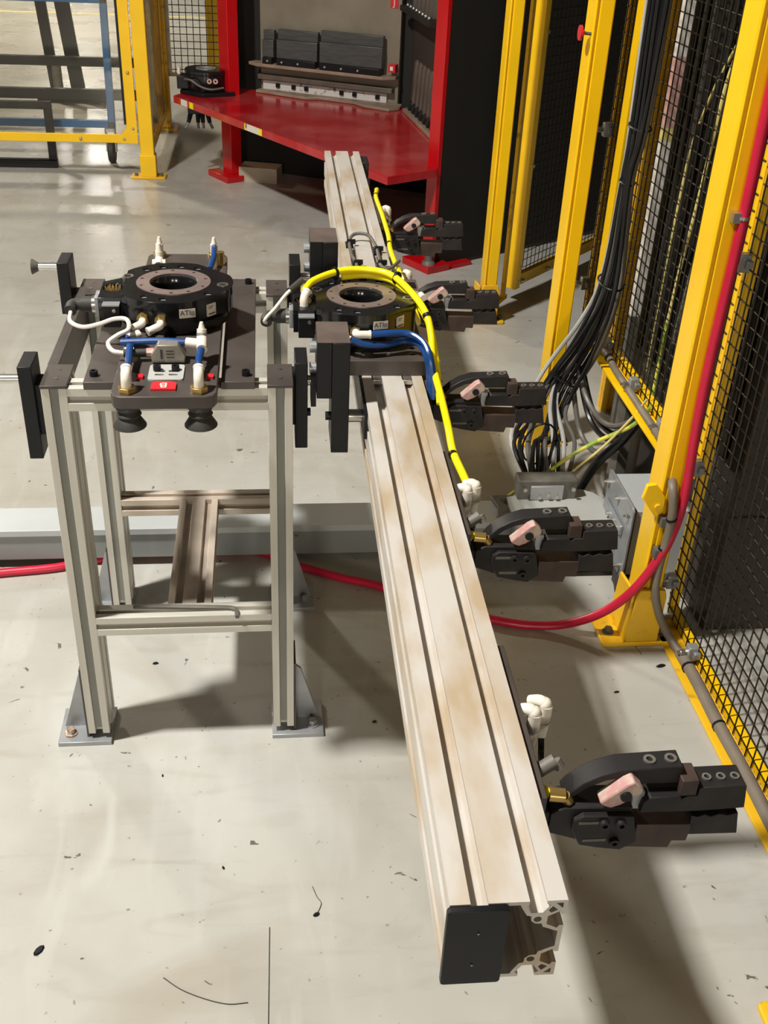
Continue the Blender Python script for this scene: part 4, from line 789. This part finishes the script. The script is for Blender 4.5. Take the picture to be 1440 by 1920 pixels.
# tool changer parked on the rack table
tcx, tcy = 0.075, 4.79
tc_ = thing('parked_tool', 'black round tool changer parked on the left corner of the red table', 'tool changer', (tcx, tcy, 0.48))
obj('base_plate', MB().prism([(tcx-0.15, tcy-0.06), (tcx-0.02, tcy-0.17), (tcx+0.16, tcy-0.10), (tcx+0.16, tcy+0.10), (tcx-0.13, tcy+0.12)], 'z', 0.480, 0.500), 'black', tc_, bevel=0.003)
obj('changer_body', MB().lathe([(0.048, 0.50), (0.112, 0.50), (0.118, 0.515), (0.118, 0.585), (0.122, 0.59), (0.122, 0.605), (0.118, 0.61), (0.048, 0.61)], (tcx, tcy, 0), 40), 'blackgloss', tc_)
obj('bore_ring', MB().lathe([(0.046, 0.600), (0.058, 0.600), (0.058, 0.613), (0.046, 0.613)], (tcx, tcy, 0), 36), 'zinc', tc_)
for dx in (0.02, 0.055): obj('red_port', MB().lathe([(0.006, 0), (0.014, 0), (0.014, 0.012), (0.006, 0.012)], (tcx+dx, tcy-0.112, 0.560), 16, (0.1, -1, 0)), 'pink', tc_)
obj('electrical_module', MB().box(tcx-0.165, tcx-0.10, tcy-0.06, tcy+0.05, 0.505, 0.575), 'black', tc_, bevel=0.004)
obj('side_valve', MB().box(tcx+0.105, tcx+0.165, tcy-0.05, tcy+0.03, 0.505, 0.570), 'grimy', tc_, bevel=0.004)
obj('hose_loop', MB().tube([(tcx-0.12, tcy-0.07, 0.56), (tcx-0.08, tcy-0.13, 0.565), (tcx-0.03, tcy-0.14, 0.535), (tcx+0.03, tcy-0.14, 0.520), (tcx+0.10, tcy-0.11, 0.525)], 0.006, 8), 'greycable', tc_)
for dx in (0.125, 0.15): obj('white_fitting', MB().cyl((tcx-0.155, tcy+dx-0.12, 0.57), (tcx-0.155, tcy+dx-0.12, 0.61), 0.009, 10), 'whiteplastic', tc_)
ug = thing('parked_gripper', 'small dark gripper fingers hanging below the left corner of the red table', 'gripper', (0.03, 4.70, 0.30))
obj('gripper_body', MB().box(-0.035, 0.085, 4.695, 4.79, 0.375, 0.441), 'black', ug, bevel=0.006)
for x, dx, m_ in ((-0.02, -0.025, 'steel'), (0.02, 0.0, 'steel'), (0.045, 0.005, 'steel'), (0.075, 0.02, 'grimy')):
    obj('finger', MB().cyl((x, 4.73, 0.38), (x+dx*0.6, 4.715, 0.325), 0.015, 8, 0.011), 'black', ug)
    obj('finger_tip', MB().cyl((x+dx*0.6, 4.715, 0.328), (x+dx*1.4, 4.708, 0.295), 0.008, 8), m_, ug)

# ================================================================== left hand fence with clear panes
lf = thing('fence_post', 'yellow fence post on a foot plate at the end of the clear fence, upper left', 'fence post', (-0.283, 4.75, 0))
obj('post_tube', MB().box(-0.322, -0.244, 4.715, 4.785, 0.10, 2.2), 'yellow', lf, bevel=0.004)
obj('base_sleeve', MB().box(-0.329, -0.237, 4.708, 4.792, 0.010, 0.135), 'yellow', lf, bevel=0.004)
fpl = obj('foot_plate', MB().prism(rrect(-0.385, -0.185, 4.70, 4.80, 0.012), 'z', 0, 0.012), 'yellowworn', lf, bevel=0.002)
for x in (-0.358, -0.212): obj('anchor_bolt', MB().cyl((x, 4.74, 0.012), (x, 4.74, 0.026), 0.012, 6), 'grimy', fpl)
cpn = thing('clear_fence_section', 'yellow framed clear fence panel in front of the blue cart', 'fence panel', (-0.9, 4.75, 0.19))
obj('stile', MB().box(-0.392, -0.334, 4.737, 4.757, 0.30, 2.15), 'yellow', cpn, bevel=0.002)
obj('stile', MB().box(-1.90, -1.845, 4.737, 4.757, 0.30, 2.15), 'yellow', cpn, bevel=0.002)
obj('rail', MB().box(-1.90, -0.334, 4.737, 4.757, 0.197, 0.243), 'yellow', cpn, bevel=0.002)
obj('rail', MB().box(-1.845, -0.392, 4.737, 4.757, 2.10, 2.15), 'yellow', cpn, bevel=0.002)
obj('corner_gusset', MB().prism([(-0.334, 0.195), (-0.334, 0.315), (-0.392, 0.315), (-0.392, 0.285), (-0.430, 0.245), (-0.430, 0.195)], 'y', 4.730, 4.737), 'yellow', cpn, bevel=0.001)
for x, z in ((-0.355, 0.28), (-0.41, 0.22), (-0.66, 0.22), (-0.363, 0.585), (-0.363, 1.0)): obj('frame_bolt', MB().sphere((x, 4.732, z), 0.0095, 10, 6), 'steel', cpn)
obj('pane', MB().box(-1.87, -0.37, 4.757, 4.762, 0.215, 2.13), 'clearpane', cpn)
obj('pane_seal', MB().box(-0.406, -0.392, 4.741, 4.761, 0.30, 2.10), 'black', cpn)
sp_ = thing('clear_fence_section', 'hazy clear fence panel running back from the left yellow post', 'fence panel', (-0.28, 5.4, 0.1))
obj('rail', MB().box(-0.292, -0.268, 4.80, 6.02, 0.10, 0.135), 'yellowworn', sp_, bevel=0.002)
obj('stile', MB().box(-0.292, -0.268, 5.98, 6.02, 0.135, 2.15), 'yellowworn', sp_, bevel=0.002)
obj('stile', MB().box(-0.292, -0.268, 4.80, 4.83, 0.135, 2.15), 'yellow', sp_, bevel=0.002)
obj('rail', MB().box(-0.292, -0.268, 4.83, 5.98, 2.11, 2.15), 'yellowworn', sp_, bevel=0.002)
obj('pane', MB().box(-0.283, -0.277, 4.83, 5.98, 0.135, 2.11), 'smokepane', sp_)
def far_post(name, x, y, w, label, m_='yellowworn', h=2.2):
    t = thing(name, label, 'post', (x, y, 0))
    obj('post_tube', MB().box(x-w/2, x+w/2, y-w/2, y+w/2, 0.012, h), m_, t, bevel=0.004)
    obj('foot_plate', MB().box(x-w, x+w, y-w, y+w, 0, 0.012), m_, t, bevel=0.002)
far_post('fence_post', -0.29, 6.08, 0.09, 'dim yellow corner post behind the hazy clear panel')
fm = thing('fence_section', 'dark square wire mesh panel behind the parked tool changer, far left', 'fence panel', (0.25, 6.1, 0.36))
obj('wire_mesh', wires((-0.22, 6.10), (0.75, 6.10), 0.36, 2.15, 0.045, 0.0028, (0, -1)), 'wire', fm, smooth=60, kind='stuff')
for x in (-0.235, 0.75): obj('stile', MB().box(x-0.012, x+0.012, 6.09, 6.12, 0.34, 2.15), 'alubrown', fm)
for z in (0.34, 2.14): obj('rail', MB().box(-0.223, 0.738, 6.09, 6.12, z, z+0.02), 'alubrown', fm)
far_post('yellow_bollard', 0.02, 7.3, 0.10, 'yellow bollard seen through the far mesh, left one', 'yellow')
far_post('yellow_bollard', 0.26, 8.4, 0.11, 'yellow bollard seen through the far mesh, right one', 'yellow')
tag(obj('pale_crate', MB().box(0.15, 0.95, 8.9, 9.6, 0.0, 0.42), 'cardboard'), 'pale brown crate on the far floor seen through the mesh', 'crate')
tag(obj('bright_far_box', MB().box(-0.15, 1.6, 10.6, 11.2, 0.0, 1.7), 'whitepost'), 'large white box added for the bright area far behind the mesh', 'cabinet')  # added pale box standing in for the bright, lit far floor

# ================================================================== blue cart and black frames behind the clear panel
bc = thing('blue_cart', 'blue steel tube cart frame on castors behind the clear fence panel', 'cart', (-1.1, 5.1, 0.1))
tb = 0.02
obj('lower_rail', MB().box(-1.9, -0.545, 5.08, 5.12, 0.205, 0.247), 'bluepaint', bc, bevel=0.003)
obj('upper_rail', MB().box(-1.9, -0.53, 5.08, 5.12, 0.895, 0.935), 'bluepaint', bc, bevel=0.003)
obj('upright', MB().prism([(-0.545, 0.205), (-0.503, 0.205), (-0.493, 0.935), (-0.533, 0.935)], 'y', 5.08, 5.12), 'bluepaint', bc, bevel=0.003)
obj('upright', MB().box(-1.94, -1.90, 5.08, 5.12, 0.205, 0.935), 'bluepaint', bc, bevel=0.003)
for z, x in ((0.226, -0.524), (0.915, -0.513)): obj('end_plug', MB().box(x-0.017, x+0.017, 5.076, 5.081, z-0.017, z+0.017), 'black', bc, bevel=0.002)
for x in (-0.535, -1.85):
    cf = obj('castor_fork', MB().box(x-0.030, x-0.024, 5.06, 5.12, 0.07, 0.205).box(x+0.024, x+0.030, 5.06, 5.12, 0.07, 0.205).box(x-0.030, x+0.030, 5.06, 5.13, 0.185, 0.205), 'zinc', bc)
    obj('castor_wheel', MB().lathe([(0.012, -0.02), (0.065, -0.02), (0.072, -0.012), (0.072, 0.012), (0.065, 0.02), (0.012, 0.02)], (x, 5.085, 0.072), 24, (1, 0, 0)), 'rubber', bc)
    obj('castor_axle', MB().cyl((x-0.036, 5.085, 0.072), (x+0.036, 5.085, 0.072), 0.008, 8), 'steel', bc)
bf = thing('black_frame', 'low black steel frame on the floor behind the clear fence panel', 'frame', (-1.2, 4.95, 0))
obj('top_bar', MB().box(-1.7, -0.845, 4.93, 4.97, 0.335, 0.378), 'black', bf, bevel=0.003)
obj('upright', MB().box(-0.890, -0.845, 4.93, 4.97, 0.045, 0.335), 'black', bf, bevel=0.003)
obj('bottom_bar', MB().box(-1.7, -0.845, 4.92, 4.98, 0.0, 0.045), 'black', bf, bevel=0.003)
bs = thing('bar_rack', 'tall dark grey frame of bars standing behind the blue cart', 'frame', (-0.9, 6.3, 0))
obj('cross_bar', MB().box(-2.4, -0.46, 6.28, 6.33, 0.355, 0.415), 'black', bs, bevel=0.003)
obj('cross_bar', MB().box(-2.4, -0.46, 6.28, 6.33, 0.135, 0.205), 'black', bs, bevel=0.003)
obj('upright', MB().box(-0.46, -0.41, 6.28, 6.33, 0.0, 2.0), 'black', bs, bevel=0.003)
ts = thing('dark_stand', 'dark stand with two leaning uprights and a short foot bar behind the blue cart', 'stand', (-1.1, 6.9, 0))
obj('upright', MB().prism([(-1.19, 0.06), (-1.12, 0.06), (-1.22, 1.5), (-1.30, 1.5)], 'y', 6.88, 6.93), 'black', ts, bevel=0.003)
obj('upright', MB().prism([(-1.05, 0.06), (-0.95, 0.06), (-1.08, 1.5), (-1.19, 1.5)], 'y', 6.94, 6.99), 'black', ts, bevel=0.003)
obj('foot_bar', MB().box(-1.30, -0.78, 6.88, 6.98, 0.0, 0.065), 'black', ts, bevel=0.003)
obj('foot_post', MB().cyl((-1.13, 6.86, 0.065), (-1.13, 6.86, 0.30), 0.035, 12), 'grimy', ts)

# ================================================================== small things lying on the floor
CHIP = {(-0.02, -0.52): 'largest black chip on the floor, at the lower left', (0.475, -0.478): 'dark chip at the end of the curled hair thin wire', (1.03, 0.06): 'dark chip on the floor between the beam and the near fence post', (1.36, 0.19): 'dark chip beside the floor level sill near the yellow post foot', (0.655, 0.80): 'dark chip on the floor just behind the duct, left of the beam', (0.12, 0.26): 'dark chip on the floor between the legs of the stand', (1.15, -0.33): 'dark chip on the floor right of the nearest clamp shadow'}
for x, y, r_, l_ in ((-0.02, -0.52, 0.009, 1.4), (0.475, -0.478, 0.006, 1.2), (0.30, -0.36, 0.003, 1.5), (0.63, 0.03, 0.004, 1.5), (0.165, -0.11, 0.0025, 1.6), (1.03, 0.06, 0.006, 2.2), (1.22, 0.10, 0.004, 2), (1.15, -0.33, 0.004, 1.8), (0.12, 0.26, 0.006, 1.3), (0.655, 0.80, 0.007, 1.2), (0.30, 0.95, 0.004, 1.5), (1.36, 0.19, 0.008, 1.8), (0.03, 0.53, 0.004, 1.2)):
    a = random.random()*3.1
    tag(obj('metal_chip', MB().add([Vector((r_*l_*math.cos(t*0.7854)*math.cos(a)-r_*math.sin(t*0.7854)*math.sin(a)*0.8, r_*l_*math.cos(t*0.7854)*math.sin(a)+r_*math.sin(t*0.7854)*math.cos(a)*0.8, 0))*(1 if z == 0 else 0.7)+Vector((x, y, 0.0003+z)) for z in (0, 0.0025) for t in range(8)], [(i, (i+1) % 8, 8+(i+1) % 8, 8+i) for i in range(8)]+[tuple(range(8, 16)), tuple(range(7, -1, -1))]), 'black'), CHIP.get((x, y), 'small dark chip lying on the grey floor'), 'chip', 'dark chips scattered on the floor')
tag(obj('wire_offcut', MB().tube([(0.203, -0.59, 0.001), (0.235, -0.615, 0.001), (0.275, -0.635, 0.001), (0.315, -0.648, 0.001), (0.35, -0.648, 0.001)], 0.0008, 6), 'ink'), 'thin curved wire offcut on the floor at the bottom left', 'wire')
tag(obj('wire_offcut', MB().tube([(0.388, -0.50, 0.001), (0.387, -0.56, 0.001), (0.386, -0.62, 0.001), (0.384, -0.72, 0.001)], 0.0008, 6), 'ink'), 'thin straight wire offcut on the floor left of the beam end', 'wire')
tag(obj('wire_offcut', MB().tube([(0.475, -0.48, 0.001), (0.485, -0.455, 0.001), (0.478, -0.44, 0.001), (0.47, -0.415, 0.001)], 0.0007, 6), 'ink'), 'short curled hair thin wire on the floor beside a dark chip', 'wire')
